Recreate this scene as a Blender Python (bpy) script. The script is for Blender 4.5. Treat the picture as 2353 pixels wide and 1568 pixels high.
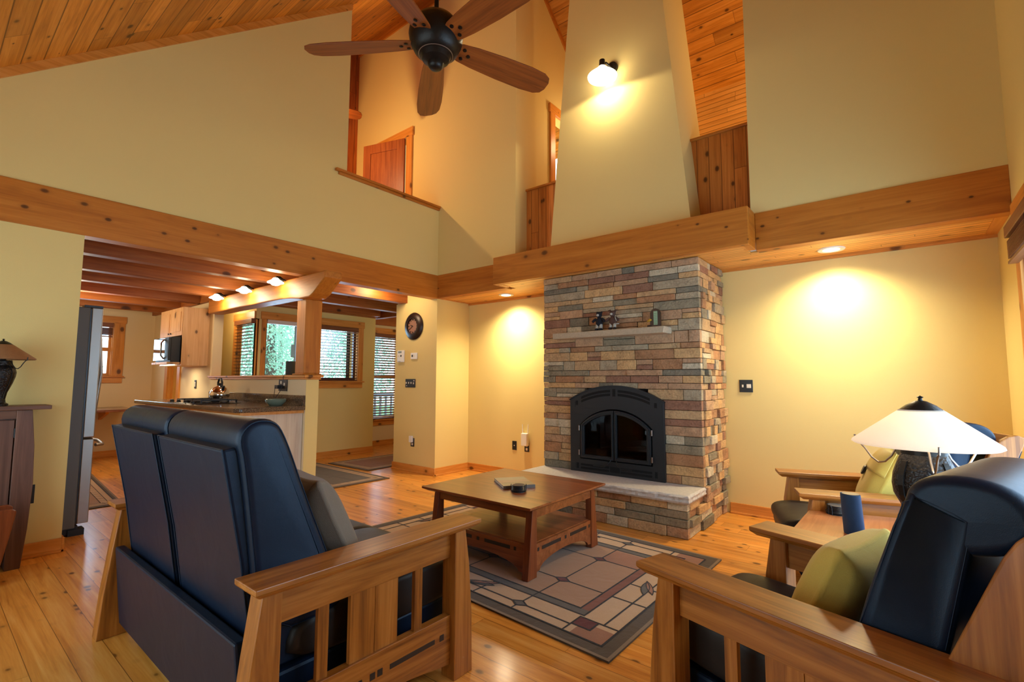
import bpy, bmesh, math, random
from mathutils import Vector, Matrix
for _o in list(bpy.data.objects): bpy.data.objects.remove(_o)
SC = bpy.context.scene
COL = SC.collection
R = math.radians

# ------------------------------------------------------------------ camera
cam_data = bpy.data.cameras.new('camera')
cam_data.sensor_width = 36.0
cam_data.lens = 16.965
cam_data.clip_start = 0.02
cam = bpy.data.objects.new('camera', cam_data)
COL.objects.link(cam)
cam.matrix_world = Matrix(((0.7791005599, 0.0484385272, 0.6250248208, 0),
                           (0.6268891183, -0.0657869508, -0.7763260336, 0),
                           (0.0035143874, 0.9966573063, -0.0816202358, 1.25),
                           (0, 0, 0, 1)))
SC.camera = cam
# ------------------------------------------------------------------ world, exposure
world = bpy.data.worlds.new('overcast_sky'); SC.world = world
world.use_nodes = True
_bg = world.node_tree.nodes['Background']
_bg.inputs['Color'].default_value = (0.72, 0.90, 1.0, 1)
_bg.inputs['Strength'].default_value = 4.2
SC.view_settings.view_transform = 'Standard'
SC.view_settings.look = 'None'
SC.view_settings.exposure = -0.36
SC.view_settings.gamma = 1.0
SC.view_settings.use_curve_mapping = False

def lamp(kind, name, loc, energy, color, size=0.1, rot=(0, 0, 0), spot=None, blend=0.5, sy=None, spread=None):
    d = bpy.data.lights.new(name, kind)
    d.energy = energy; d.color = color
    if kind == 'AREA':
        d.size = size
        if sy: d.shape = 'RECTANGLE'; d.size_y = sy
        if spread: d.spread = spread
    else:
        d.shadow_soft_size = size
    if kind == 'SPOT':
        d.spot_size = spot; d.spot_blend = blend
    o = bpy.data.objects.new(name, d); COL.objects.link(o)
    o.location = loc; o.rotation_euler = rot
    return o
DAY = (0.45, 0.72, 1.0)
WARM = (1.0, 0.82, 0.53)
# daylight coming in through the window openings (lights sit just outside the glass)
lamp('AREA', 'daylight_front', (-2.6, -1.35, 1.25), 9, DAY, 3.6, (R(90), 0, 0), sy=1.8)
lamp('AREA', 'daylight_right', (0.85, 2.7, 1.15), 95, (0.34, 0.62, 1.0), 1.9, (0, R(90), 0), sy=2.7)
lamp('AREA', 'daylight_entry', (-7.75, 4.1, 1.7), 45, DAY, 0.8, (0, R(-90), 0), sy=1.5)
lamp('AREA', 'daylight_kitchen', (-10.5, 1.7, 1.7), 22, DAY, 0.8, (0, R(-90), 0), sy=0.8)
lamp('AREA', 'daylight_hall', (-8.3, 5.8, 1.4), 30, DAY, 1.5, (0, R(-90), 0), sy=0.6)

# ------------------------------------------------------------------ node helpers
class NT:
    def __init__(s, name):
        s.m = bpy.data.materials.new(name); s.m.use_nodes = True
        s.t = s.m.node_tree; s.n = s.t.nodes; s.l = s.t.links
        s.b = s.n['Principled BSDF']; s.out = s.n['Material Output']
    def node(s, typ, ins=None, **props):
        n = s.n.new(typ)
        for k, v in props.items(): setattr(n, k, v)
        for k, v in (ins or {}).items(): s.put(n.inputs[k], v)
        return n
    def put(s, sock, v):
        if hasattr(v, 'is_output') or isinstance(v, bpy.types.NodeSocket): s.l.new(v, sock)
        else: sock.default_value = v
    def math(s, op, a, b=0.0, c=0.0):
        n = s.n.new('ShaderNodeMath'); n.operation = op
        for i, v in enumerate((a, b, c)): s.put(n.inputs[i], v)
        return n.outputs[0]
    def coords(s):
        tc = s.n.new('ShaderNodeTexCoord'); sp = s.n.new('ShaderNodeSeparateXYZ')
        s.l.new(tc.outputs['Object'], sp.inputs[0])
        return tc.outputs['Object'], sp.outputs
    def comb(s, x, y, z):
        n = s.n.new('ShaderNodeCombineXYZ')
        for i, v in enumerate((x, y, z)): s.put(n.inputs[i], v)
        return n.outputs[0]
    def ramp(s, fac, stops, interp='LINEAR'):
        n = s.n.new('ShaderNodeValToRGB'); n.color_ramp.interpolation = interp
        e = n.color_ramp.elements
        while len(e) < len(stops): e.new(0.5)
        for i, (p, c) in enumerate(stops):
            e[i].position = p; e[i].color = (*c[:3], 1)
        s.l.new(fac, n.inputs[0]); return n.outputs[0]
    def mix(s, fac, a, b, mode='MIX'):
        n = s.n.new('ShaderNodeMix'); n.data_type = 'RGBA'; n.blend_type = mode
        s.put(n.inputs[0], fac); s.put(n.inputs[6], a if not isinstance(a, tuple) else (*a[:3], 1)); s.put(n.inputs[7], b if not isinstance(b, tuple) else (*b[:3], 1))
        return n.outputs[2]
    def bump(s, h, strength=0.3, dist=0.01):
        n = s.n.new('ShaderNodeBump'); n.inputs['Strength'].default_value = strength; n.inputs['Distance'].default_value = dist
        s.l.new(h, n.inputs['Height']); s.l.new(n.outputs[0], s.b.inputs['Normal'])
    def base(s, v): s.put(s.b.inputs['Base Color'], v if not isinstance(v, tuple) else (*v[:3], 1))

def srgb(r, g, b):
    f = lambda c: (c / 255 / 12.92) if c / 255 <= 0.04045 else ((c / 255 + 0.055) / 1.055) ** 2.4
    return (f(r), f(g), f(b))

def plain(name, col, rough=0.5, metal=0.0, noise=0.0, nscale=30, bump=0.0, spec=0.5, coat=0.0):
    t = NT(name)
    t.b.inputs['Roughness'].default_value = rough; t.b.inputs['Metallic'].default_value = metal
    t.b.inputs['Specular IOR Level'].default_value = spec; t.b.inputs['Coat Weight'].default_value = coat
    if noise or bump:
        o, _ = t.coords()
        nz = t.node('ShaderNodeTexNoise', {'Vector': o, 'Scale': nscale, 'Detail': 5.0}).outputs[0]
        t.base(t.mix(nz, tuple(c * (1 - noise) for c in col), tuple(min(1, c * (1 + noise)) for c in col)))
        if bump: t.bump(nz, bump, 0.005)
    else: t.base(col)
    return t.m

def wood(name, dark, mid, light, axis='x', knots=0.0, boards=None, rough=0.4, coat=0.0, grain=1.0, vary=0.25, groove=0.006, spec=0.4, bump=0.05):
    t = NT(name); _, xyz = t.coords()
    ax = {'x': (0, 1, 2), 'y': (1, 0, 2), 'z': (2, 0, 1)}[axis]
    u, v, w = (xyz[i] for i in ax)
    fac_b = None
    if boards:
        bv, width, length = boards          # axis letter across the boards
        bc = xyz['xyz'.index(bv)]
        q = t.math('DIVIDE', bc, width)
        idx = t.math('FLOOR', q)
        r1 = t.node('ShaderNodeTexWhiteNoise', {'W': idx}, noise_dimensions='1D').outputs[0]
        u2 = t.math('DIVIDE', t.math('ADD', u, t.math('MULTIPLY', r1, length * 3.7)), length)
        idx2 = t.math('FLOOR', u2)
        r2 = t.node('ShaderNodeTexWhiteNoise', {'Vector': t.comb(idx, idx2, 0.5)}, noise_dimensions='3D').outputs[0]
        off = t.math('MULTIPLY', r2, 40.0)
        fv = t.math('FRACT', q); fu = t.math('FRACT', u2)
        g1 = t.math('LESS_THAN', t.math('MINIMUM', fv, t.math('SUBTRACT', 1.0, fv)), groove / width / 2)
        g2 = t.math('LESS_THAN', fu, groove * 0.6 / length)
        gr = t.math('MAXIMUM', g1, g2)
        fac_b = r2
    else:
        off = 0.0
    uu = t.math('ADD', u, off) if boards else u
    vec = t.comb(t.math('MULTIPLY', uu, 1.3), t.math('MULTIPLY', v, 22.0), t.math('MULTIPLY', w, 22.0))
    n1 = t.node('ShaderNodeTexNoise', {'Vector': vec, 'Scale': grain, 'Detail': 6.0, 'Roughness': 0.62, 'Distortion': 0.7}).outputs[0]
    vec2 = t.comb(t.math('MULTIPLY', uu, 4.0), t.math('MULTIPLY', v, 120.0), t.math('MULTIPLY', w, 120.0))
    n2 = t.node('ShaderNodeTexNoise', {'Vector': vec2, 'Scale': grain, 'Detail': 2.0}).outputs[0]
    f = t.math('ADD', t.math('MULTIPLY', n1, 0.8), t.math('MULTIPLY', n2, 0.2))
    c = t.ramp(f, [(0.3, dark), (0.5, mid), (0.7, light)])
    if knots:
        kv = t.comb(t.math('MULTIPLY', uu, 2.6 * knots), t.math('MULTIPLY', v, 4.0 * knots), t.math('MULTIPLY', w, 4.0 * knots))
        vo = t.node('ShaderNodeTexVoronoi', {'Vector': kv, 'Scale': 1.0})
        kr = t.node('ShaderNodeRGBToBW', {0: vo.outputs['Color']}).outputs[0]
        kd = t.math('DIVIDE', vo.outputs['Distance'], t.math('ADD', 0.1, t.math('MULTIPLY', kr, 1.5)))
        k = t.ramp(kd, [(0.0, (1, 1, 1)), (0.11, (0.8, 0.8, 0.8)), (0.165, (0.0, 0.0, 0.0))])
        halo = t.ramp(kd, [(0.0, (1, 1, 1)), (0.16, (0.6,) * 3), (0.30, (0, 0, 0))])
        c = t.mix(t.math('MULTIPLY', halo, 0.35), c, tuple(x * 0.5 for x in dark))
        c = t.mix(k, c, tuple(x * 0.22 for x in dark))
    if boards:
        val = t.math('ADD', 1.0 - vary, t.math('MULTIPLY', fac_b, 2 * vary))
        hsv = t.node('ShaderNodeHueSaturation', {'Color': c, 'Value': val}).outputs[0]
        c = t.mix(t.math('MULTIPLY', gr, 0.8), hsv, tuple(x * 0.35 for x in dark))
    t.base(c)
    t.b.inputs['Roughness'].default_value = rough
    t.b.inputs['Coat Weight'].default_value = coat
    t.b.inputs['Coat Roughness'].default_value = 0.15
    t.b.inputs['Specular IOR Level'].default_value = spec
    if bump: t.bump(n1, bump, 0.01)
    return t.m

def emit(name, col, strength):
    t = NT(name); t.base(tuple(min(1, c) for c in col)); t.b.inputs['Emission Color'].default_value = (*col, 1); t.b.inputs['Emission Strength'].default_value = strength
    t.b.inputs['Roughness'].default_value = 0.4
    return t.m

def glass(name, tint=(1, 1, 1), refl=0.08):
    t = NT(name); t.n.remove(t.b)
    tr = t.node('ShaderNodeBsdfTransparent', {'Color': (*tint, 1)}); gl = t.node('ShaderNodeBsdfGlossy', {'Roughness': 0.02})
    fr = t.node('ShaderNodeFresnel', {'IOR': 1.45})
    geo = t.node('ShaderNodeNewGeometry')
    mx = t.node('ShaderNodeMixShader', {0: t.math('MULTIPLY', t.math('ADD', fr.outputs[0], refl - 0.04), t.math('SUBTRACT', 1.0, geo.outputs['Backfacing']))})
    t.l.new(tr.outputs[0], mx.inputs[1]); t.l.new(gl.outputs[0], mx.inputs[2]); t.l.new(mx.outputs[0], t.out.inputs[0])
    return t.m

# ------------------------------------------------------------------ materials
PAINT = srgb(228, 206, 136)
M = {}
M['paint'] = plain('yellow_wall_paint', PAINT, 0.75, noise=0.02, nscale=250, bump=0.15, spec=0.25)
P_D, P_M, P_L = srgb(162, 92, 25), srgb(188, 114, 35), srgb(202, 130, 48)
M['beam_x'] = wood('knotty_pine_beam_x', P_D, P_M, P_L, 'x', knots=1.9, rough=0.45)
M['beam_y'] = wood('knotty_pine_beam_y', P_D, P_M, P_L, 'y', knots=1.9, rough=0.45)
M['beam_z'] = wood('knotty_pine_beam_z', P_D, P_M, P_L, 'z', knots=1.9, rough=0.45)
J_D, J_M, J_L = srgb(126, 66, 22), srgb(160, 90, 34), srgb(182, 112, 48)
M['joist'] = wood('dark_pine_joist', J_D, J_M, J_L, 'y', knots=1.3, rough=0.5)
M['joist_x'] = wood('dark_pine_joist_x', J_D, J_M, J_L, 'x', knots=1.3, rough=0.5)
M['trim_x'] = wood('pine_trim_x', srgb(182, 112, 40), srgb(214, 142, 60), srgb(228, 162, 84), 'x', knots=1.6, rough=0.4)
M['trim_y'] = wood('pine_trim_y', srgb(182, 112, 40), srgb(214, 142, 60), srgb(228, 162, 84), 'y', knots=1.6, rough=0.4)
M['trim_z'] = wood('pine_trim_z', srgb(182, 112, 40), srgb(214, 142, 60), srgb(228, 162, 84), 'z', knots=1.6, rough=0.4)
M['ceil'] = wood('pine_ceiling_boards', srgb(160, 96, 24), srgb(204, 134, 44), srgb(224, 158, 70), 'x', knots=1.9, boards=('y', 0.115, 1.9), rough=0.42, vary=0.22, groove=0.007)
M['bead'] = wood('pine_beadboard', srgb(206, 138, 58), srgb(232, 168, 84), srgb(242, 186, 106), 'x', knots=1.7, boards=('y', 0.062, 2.6), rough=0.4, vary=0.1, groove=0.008)
M['bead_z'] = wood('pine_beadboard_knee', srgb(206, 138, 58), srgb(232, 168, 84), srgb(242, 186, 106), 'x', knots=1.7, boards=('z', 0.062, 2.6), rough=0.4, vary=0.1, groove=0.008)
M['wains'] = wood('pine_wainscot', srgb(160, 88, 30), srgb(200, 120, 46), srgb(218, 140, 64), 'z', knots=1.9, boards=('x', 0.11, 3.0), rough=0.4, vary=0.14, groove=0.007)
M['panel_y'] = wood('pine_panel_loft', srgb(110, 44, 14), srgb(160, 76, 28), srgb(190, 104, 44), 'z', knots=1.5, boards=('y', 0.12, 3.0), rough=0.4, vary=0.2, groove=0.006)
M['floor'] = wood('pine_floor_boards', srgb(184, 108, 34), srgb(220, 148, 60), srgb(234, 174, 92), 'x', knots=2.6, boards=('y', 0.132, 2.3), rough=0.33, coat=0.2, vary=0.16, groove=0.003, bump=0.03)
M['maple'] = wood('brown_maple', srgb(104, 56, 16), srgb(162, 98, 34), srgb(194, 128, 58), 'y', rough=0.36, coat=0.15, bump=0.02)
M['maple_x'] = wood('brown_maple_x', srgb(104, 56, 16), srgb(162, 98, 34), srgb(194, 128, 58), 'x', rough=0.36, coat=0.15, bump=0.02)
M['maple_z'] = wood('brown_maple_z', srgb(104, 56, 16), srgb(162, 98, 34), srgb(194, 128, 58), 'z', rough=0.36, coat=0.15, bump=0.02)
M['ctab'] = wood('cherry_table_x', srgb(96, 48, 22), srgb(136, 74, 38), srgb(158, 92, 50), 'x', rough=0.3, coat=0.25, bump=0.01)
M['ctab_z'] = wood('cherry_table_z', srgb(88, 38, 16), srgb(122, 60, 28), srgb(146, 78, 38), 'z', rough=0.35, coat=0.2, bump=0.01)
M['cab'] = wood('walnut_stain_z', srgb(78, 52, 42), srgb(104, 72, 58), srgb(124, 88, 70), 'z', rough=0.45, bump=0.02)
M['cab_y'] = wood('walnut_stain_y', srgb(78, 52, 42), srgb(110, 74, 54), srgb(130, 90, 66), 'y', rough=0.45, bump=0.02)
M['etab'] = wood('end_table_maple', srgb(170, 96, 48), srgb(200, 122, 66), srgb(216, 140, 84), 'y', rough=0.28, coat=0.3, bump=0.01)
M['fanwood'] = wood('fan_blade_wood', srgb(94, 44, 14), srgb(136, 70, 24), srgb(160, 90, 36), 'x', rough=0.45)
M['doorwood'] = wood('fir_door', srgb(120, 58, 24), srgb(152, 80, 38), srgb(170, 98, 50), 'z', rough=0.4)
M['lightpine'] = wood('clear_pine_z', srgb(205, 150, 96), srgb(224, 176, 122), srgb(234, 192, 142), 'z', knots=1.2, rough=0.45)
M['palewood'] = wood('pickled_panel', srgb(190, 172, 148), srgb(206, 190, 166), srgb(216, 202, 180), 'z', rough=0.6)
M['ebony'] = plain('ebony_inlay', (0.02, 0.015, 0.012), 0.4)
M['iron'] = plain('black_iron', (0.012, 0.013, 0.014), 0.45, metal=0.2, bump=0.2, nscale=300)
M['castiron'] = plain('cast_iron_black', (0.018, 0.02, 0.022), 0.42, metal=0.3, bump=0.25, nscale=260)
M['shade_mark_black'] = plain('vent_shade_mark_black', (0.002, 0.002, 0.002), 0.9)  # black for the painted shade of the vents, also clock marks and hands
M['bronze'] = plain('oiled_bronze', (0.02, 0.017, 0.014), 0.38, metal=0.7, bump=0.2, nscale=90)
M['blackpl'] = plain('black_plastic', (0.012, 0.014, 0.016), 0.35)
M['whitepl'] = plain('white_plastic', srgb(228, 220, 200), 0.4)
M['lightpl'] = plain('white_plastic_bright', srgb(240, 240, 232), 0.35)
M['steel'] = plain('brushed_steel', (0.36, 0.33, 0.29), 0.42, metal=1.0)
M['chrome'] = plain('chrome', (0.85, 0.85, 0.85), 0.06, metal=1.0)
M['wire'] = plain('steel_wire', (0.32, 0.28, 0.25), 0.3, metal=1.0)
M['fridge'] = plain('grey_fridge_side', srgb(96, 98, 96), 0.5, noise=0.12, nscale=400)
M['granite'] = None
M['glass'] = glass('window_glass')
M['darkglass'] = glass('fire_door_glass', (0.42, 0.36, 0.32), 0.03)
M['blind'] = wood('walnut_blind_slat', srgb(92, 50, 26), srgb(122, 72, 40), srgb(142, 90, 54), 'y', rough=0.45)
M['clad'] = plain('dark_brown_window_cladding', srgb(64, 30, 28), 0.4)
M['whitetrim'] = plain('white_head_rail', srgb(224, 216, 206), 0.5)
M['stonecap'] = plain('limestone_slab', srgb(196, 190, 180), 0.75, noise=0.25, nscale=45, bump=0.5)
M['firebrick'] = plain('firebrick_dark', srgb(64, 48, 38), 0.9, noise=0.5, nscale=12, bump=0.6)
M['log'] = plain('charred_log', srgb(70, 56, 44), 0.9, noise=0.6, nscale=25, bump=0.8)
M['linen_y'] = None
M['grout'] = plain('dark_mortar', (0.03, 0.024, 0.02), 0.95)
M['page'] = plain('book_pages', srgb(230, 228, 220), 0.7)
M['kitwhite'] = plain('kitchen_wall_paint', srgb(232, 212, 172), 0.75, noise=0.02, nscale=250, bump=0.1, spec=0.25)
M['leafpaint'] = plain('porch_post_grey', srgb(120, 134, 150), 0.8)

def granite():
    t = NT('speckled_granite'); o, _ = t.coords()
    v = t.node('ShaderNodeTexVoronoi', {'Vector': o, 'Scale': 330.0}).outputs['Color']
    bw = t.node('ShaderNodeRGBToBW', {0: v}).outputs[0]
    t.base(t.ramp(bw, [(0.2, srgb(34, 25, 20)), (0.5, srgb(82, 64, 50)), (0.8, srgb(140, 118, 94))]))
    t.b.inputs['Roughness'].default_value = 0.14; return t.m
M['granite'] = granite()
def leather(name, col, rough=0.36, tint=(0.72, 0.86, 1.0)):
    t = NT(name); o, _ = t.coords()
    n = t.node('ShaderNodeTexVoronoi', {'Vector': o, 'Scale': 650.0}).outputs['Distance']
    n2 = t.node('ShaderNodeTexNoise', {'Vector': o, 'Scale': 7.0, 'Detail': 3.0, 'Distortion': 1.2}).outputs[0]
    t.base(t.mix(n2, tuple(c * 0.7 for c in col), tuple(c * 1.25 for c in col)))
    t.b.inputs['Roughness'].default_value = rough
    t.b.inputs['Specular IOR Level'].default_value = 0.3
    t.b.inputs['Specular Tint'].default_value = (*tint, 1)
    h = t.math('ADD', t.math('MULTIPLY', n, 0.12), t.math('MULTIPLY', n2, 1.2)); t.bump(h, 0.3, 0.004)
    return t.m
M['leather'] = leather('black_navy_leather', (0.005, 0.011, 0.026), 0.40)
M['leather_seat'] = leather('brown_black_leather', (0.020, 0.015, 0.012), 0.45, (0.9, 0.8, 0.7))
def cloth(name, col, sc=500, var=0.12):
    t = NT(name); o, xyz = t.coords()
    w = t.node('ShaderNodeTexNoise', {'Vector': o, 'Scale': sc, 'Detail': 2.0}).outputs[0]
    f = t.node('ShaderNodeTexNoise', {'Vector': o, 'Scale': 6.0, 'Detail': 3.0, 'Distortion': 1.0}).outputs[0]
    t.base(t.mix(w, tuple(c * (1 - var) for c in col), tuple(min(1, c * (1 + var)) for c in col)))
    t.b.inputs['Roughness'].default_value = 0.9; t.b.inputs['Specular IOR Level'].default_value = 0.1
    t.b.inputs['Sheen Weight'].default_value = 0.2
    t.bump(t.math('ADD', t.math('MULTIPLY', w, 0.2), f), 0.6, 0.012); return t.m
M['linen_y'] = cloth('yellow_linen', srgb(208, 178, 84))
M['linen_g'] = cloth('grey_linen', srgb(132, 120, 104))
M['speaker'] = cloth('blue_speaker_cloth', srgb(40, 66, 100), 900)
RUGC = dict(border=srgb(78, 64, 48), field=srgb(156, 120, 92), cream=srgb(182, 152, 120), mauve=srgb(142, 98, 74), rust=srgb(120, 70, 50),
            grey=srgb(88, 80, 72), red=srgb(92, 34, 28), line=srgb(26, 18, 18), edge=srgb(126, 106, 84))
for k, c in RUGC.items(): M['rug_' + k] = cloth('rug_' + k, c, 260, 0.16)
def hammered():
    t = NT('hammered_bronze'); o, _ = t.coords()
    v = t.node('ShaderNodeTexVoronoi', {'Vector': o, 'Scale': 120.0}, feature='SMOOTH_F1').outputs['Distance']
    t.base((0.03, 0.027, 0.026)); t.b.inputs['Metallic'].default_value = 0.75; t.b.inputs['Roughness'].default_value = 0.3
    t.bump(v, 0.55, 0.006); return t.m
M['hammer'] = hammered()
STONE = [srgb(192, 158, 114), srgb(204, 164, 112), srgb(172, 128, 90), srgb(148, 136, 110), srgb(132, 124, 104), srgb(202, 188, 156), srgb(152, 112, 88), srgb(184, 148, 112), srgb(172, 156, 126)]
def stone_mat(i, c):
    t = NT('stacked_stone_%d' % i); o, _ = t.coords()
    a = t.node('ShaderNodeTexNoise', {'Vector': o, 'Scale': 9.0, 'Detail': 8.0, 'Roughness': 0.7}).outputs[0]
    b = t.node('ShaderNodeTexNoise', {'Vector': o, 'Scale': 60.0, 'Detail': 6.0}).outputs[0]
    t.base(t.ramp(t.math('ADD', t.math('MULTIPLY', a, 0.6), t.math('MULTIPLY', b, 0.4)), [(0.35, tuple(x * 0.62 for x in c)), (0.5, c), (0.66, tuple(min(1, x * 1.3) for x in c))]))
    t.b.inputs['Roughness'].default_value = 0.85; t.b.inputs['Specular IOR Level'].default_value = 0.2
    t.bump(t.math('ADD', a, t.math('MULTIPLY', b, 0.5)), 0.8, 0.02); return t.m
M_STONE = [stone_mat(i, c) for i, c in enumerate(STONE)]

# ------------------------------------------------------------------ mesh helpers
class MB:
    def __init__(s): s.v = []; s.f = []; s.mi = []; s.m = 0
    def add(s, vs, fs):
        b = len(s.v); s.v += [tuple(p) for p in vs]
        for f in fs: s.f.append(tuple(i + b for i in f)); s.mi.append(s.m)
        return s
    def box(s, x0, x1, y0, y1, z0, z1):
        return s.hexa([(x0, y0, z0), (x1, y0, z0), (x1, y1, z0), (x0, y1, z0), (x0, y0, z1), (x1, y0, z1), (x1, y1, z1), (x0, y1, z1)])
    def hexa(s, p):
        return s.add(p, [(0, 3, 2, 1), (4, 5, 6, 7), (0, 1, 5, 4), (1, 2, 6, 5), (2, 3, 7, 6), (3, 0, 4, 7)])
    def prism(s, poly, axis, a0, a1):
        def P(q, a):
            if axis == 'x': return (a, q[0], q[1])
            if axis == 'y': return (q[0], a, q[1])
            return (q[0], q[1], a)
        n = len(poly)
        vs = [P(q, a0) for q in poly] + [P(q, a1) for q in poly]
        fs = [tuple(range(n))[::-1], tuple(range(n, 2 * n))] + [(i, (i + 1) % n, n + (i + 1) % n, n + i) for i in range(n)]
        return s.add(vs, fs)
    def lathe(s, prof, n=28, c=(0, 0, 0), caps=True):
        vs = []
        for r, z in prof:
            for k in range(n):
                a = 2 * math.pi * k / n; vs.append((c[0] + r * math.cos(a), c[1] + r * math.sin(a), c[2] + z))
        fs = []
        for i in range(len(prof) - 1):
            for k in range(n):
                k2 = (k + 1) % n; fs.append((i * n + k, i * n + k2, (i + 1) * n + k2, (i + 1) * n + k))
        if caps:
            fs.append(tuple(range(n))[::-1]); fs.append(tuple(range((len(prof) - 1) * n, len(prof) * n)))
        return s.add(vs, fs)
    def tube(s, pts, r, n=8):
        pts = [Vector(p) for p in pts]; vs = []; fs = []
        rr = r if isinstance(r, (list, tuple)) else [r] * len(pts)
        prev = None
        for i, p in enumerate(pts):
            d = (pts[min(i + 1, len(pts) - 1)] - pts[max(i - 1, 0)]).normalized()
            if prev is None:
                up = Vector((0, 0, 1)) if abs(d.z) < 0.9 else Vector((1, 0, 0)); a = d.cross(up).normalized()
            else:
                a = (prev - d * prev.dot(d)).normalized()
            prev = a; b = d.cross(a)
            for k in range(n):
                t = 2 * math.pi * k / n; vs.append(p + (a * math.cos(t) + b * math.sin(t)) * rr[i])
        for i in range(len(pts) - 1):
            for k in range(n):
                k2 = (k + 1) % n; fs.append((i * n + k, i * n + k2, (i + 1) * n + k2, (i + 1) * n + k))
        fs.append(tuple(range(n))[::-1]); fs.append(tuple(range((len(pts) - 1) * n, len(pts) * n)))
        return s.add(vs, fs)
    def cyl(s, p0, p1, r, n=16): return s.tube([p0, p1], r, n)
    def strip_ring(s, outer, inner, axis, a0, a1, closed=False):
        """solid band between two matched 2-D polylines"""
        n = len(outer)
        def P(q, a):
            if axis == 'x': return (a, q[0], q[1])
            if axis == 'y': return (q[0], a, q[1])
            return (q[0], q[1], a)
        vs = [P(q, a0) for q in outer] + [P(q, a0) for q in inner] + [P(q, a1) for q in outer] + [P(q, a1) for q in inner]
        fs = []
        rng = range(n if closed else n - 1)
        for i in rng:
            j = (i + 1) % n
            fs += [(i, j, n + j, n + i), (2 * n + i, 3 * n + i, 3 * n + j, 2 * n + j), (i, 2 * n + i, 2 * n + j, j), (n + i, n + j, 3 * n + j, 3 * n + i)]
        if not closed:
            for i in (0, n - 1): fs.append((i, n + i, 3 * n + i, 2 * n + i))
        return s.add(vs, fs)

def obj(name, mb, mats, parent=None, bevel=0.0, smooth=False, seg=2, sub=0, loc=None, rot=None):
    me = bpy.data.meshes.new(name)
    me.from_pydata(mb.v, [], mb.f)
    bm = bmesh.new(); bm.from_mesh(me); bmesh.ops.recalc_face_normals(bm, faces=bm.faces); bm.to_mesh(me); bm.free()
    if not isinstance(mats, (list, tuple)): mats = [mats]
    for m in mats: me.materials.append(m if not isinstance(m, str) else M[m])
    if len(mats) > 1: me.polygons.foreach_set('material_index', mb.mi)
    if smooth:
        me.polygons.foreach_set('use_smooth', [True] * len(me.polygons))
        if smooth != 'all':
            try: me.set_sharp_from_angle(angle=R(38))
            except Exception: pass
    o = bpy.data.objects.new(name, me); COL.objects.link(o)
    if parent: o.parent = parent
    if bevel:
        b = o.modifiers.new('bevel', 'BEVEL'); b.width = bevel; b.segments = seg; b.limit_method = 'ANGLE'; b.angle_limit = R(35)
    if sub:
        q = o.modifiers.new('sub', 'SUBSURF'); q.levels = sub; q.render_levels = sub
    if loc: o.location = loc
    if rot: o.rotation_euler = rot
    return o
def tag(o, label, cat, group=None):
    o['label'] = label; o['category'] = cat
    if group: o['group'] = group
    return o
def thing(name, label, cat, loc=(0, 0, 0), rz=0.0, group=None):
    o = bpy.data.objects.new(name, None); COL.objects.link(o); o.empty_display_size = 0.1
    o.location = loc; o.rotation_euler = (0, 0, rz); return tag(o, label, cat, group)
def struct(name, mb, mats, parent=None, **k):
    o = obj(name, mb, mats, parent, **k)
    if not parent: o['kind'] = 'structure'
    return o
def sthing(name, loc=(0, 0, 0)):
    o = bpy.data.objects.new(name, None); COL.objects.link(o); o.location = loc; o['kind'] = 'structure'; return o
def copy_tree(o, parent=None):
    c = o.copy(); COL.objects.link(c)
    if parent: c.parent = parent
    for ch in [x for x in bpy.data.objects if x.parent == o]: copy_tree(ch, c)
    return c

def wall(axis, p0, p1, a0, a1, z0, z1, holes=()):
    """wall slab; axis = normal axis, thickness p0..p1, holes = (a0,a1,z0,z1)"""
    mb = MB(); A = sorted({a0, a1, *[h[0] for h in holes], *[h[1] for h in holes]}); Z = sorted({z0, z1, *[h[2] for h in holes], *[h[3] for h in holes]})
    A = [a for a in A if a0 <= a <= a1]; Z = [z for z in Z if z0 <= z <= z1]
    for i in range(len(A) - 1):
        for j in range(len(Z) - 1):
            ca, cz = (A[i] + A[i + 1]) / 2, (Z[j] + Z[j + 1]) / 2
            if any(h[0] < ca < h[1] and h[2] < cz < h[3] for h in holes): continue
            if axis == 'x': mb.box(p0, p1, A[i], A[i + 1], Z[j], Z[j + 1])
            else: mb.box(A[i], A[i + 1], p0, p1, Z[j], Z[j + 1])
    return mb

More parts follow.
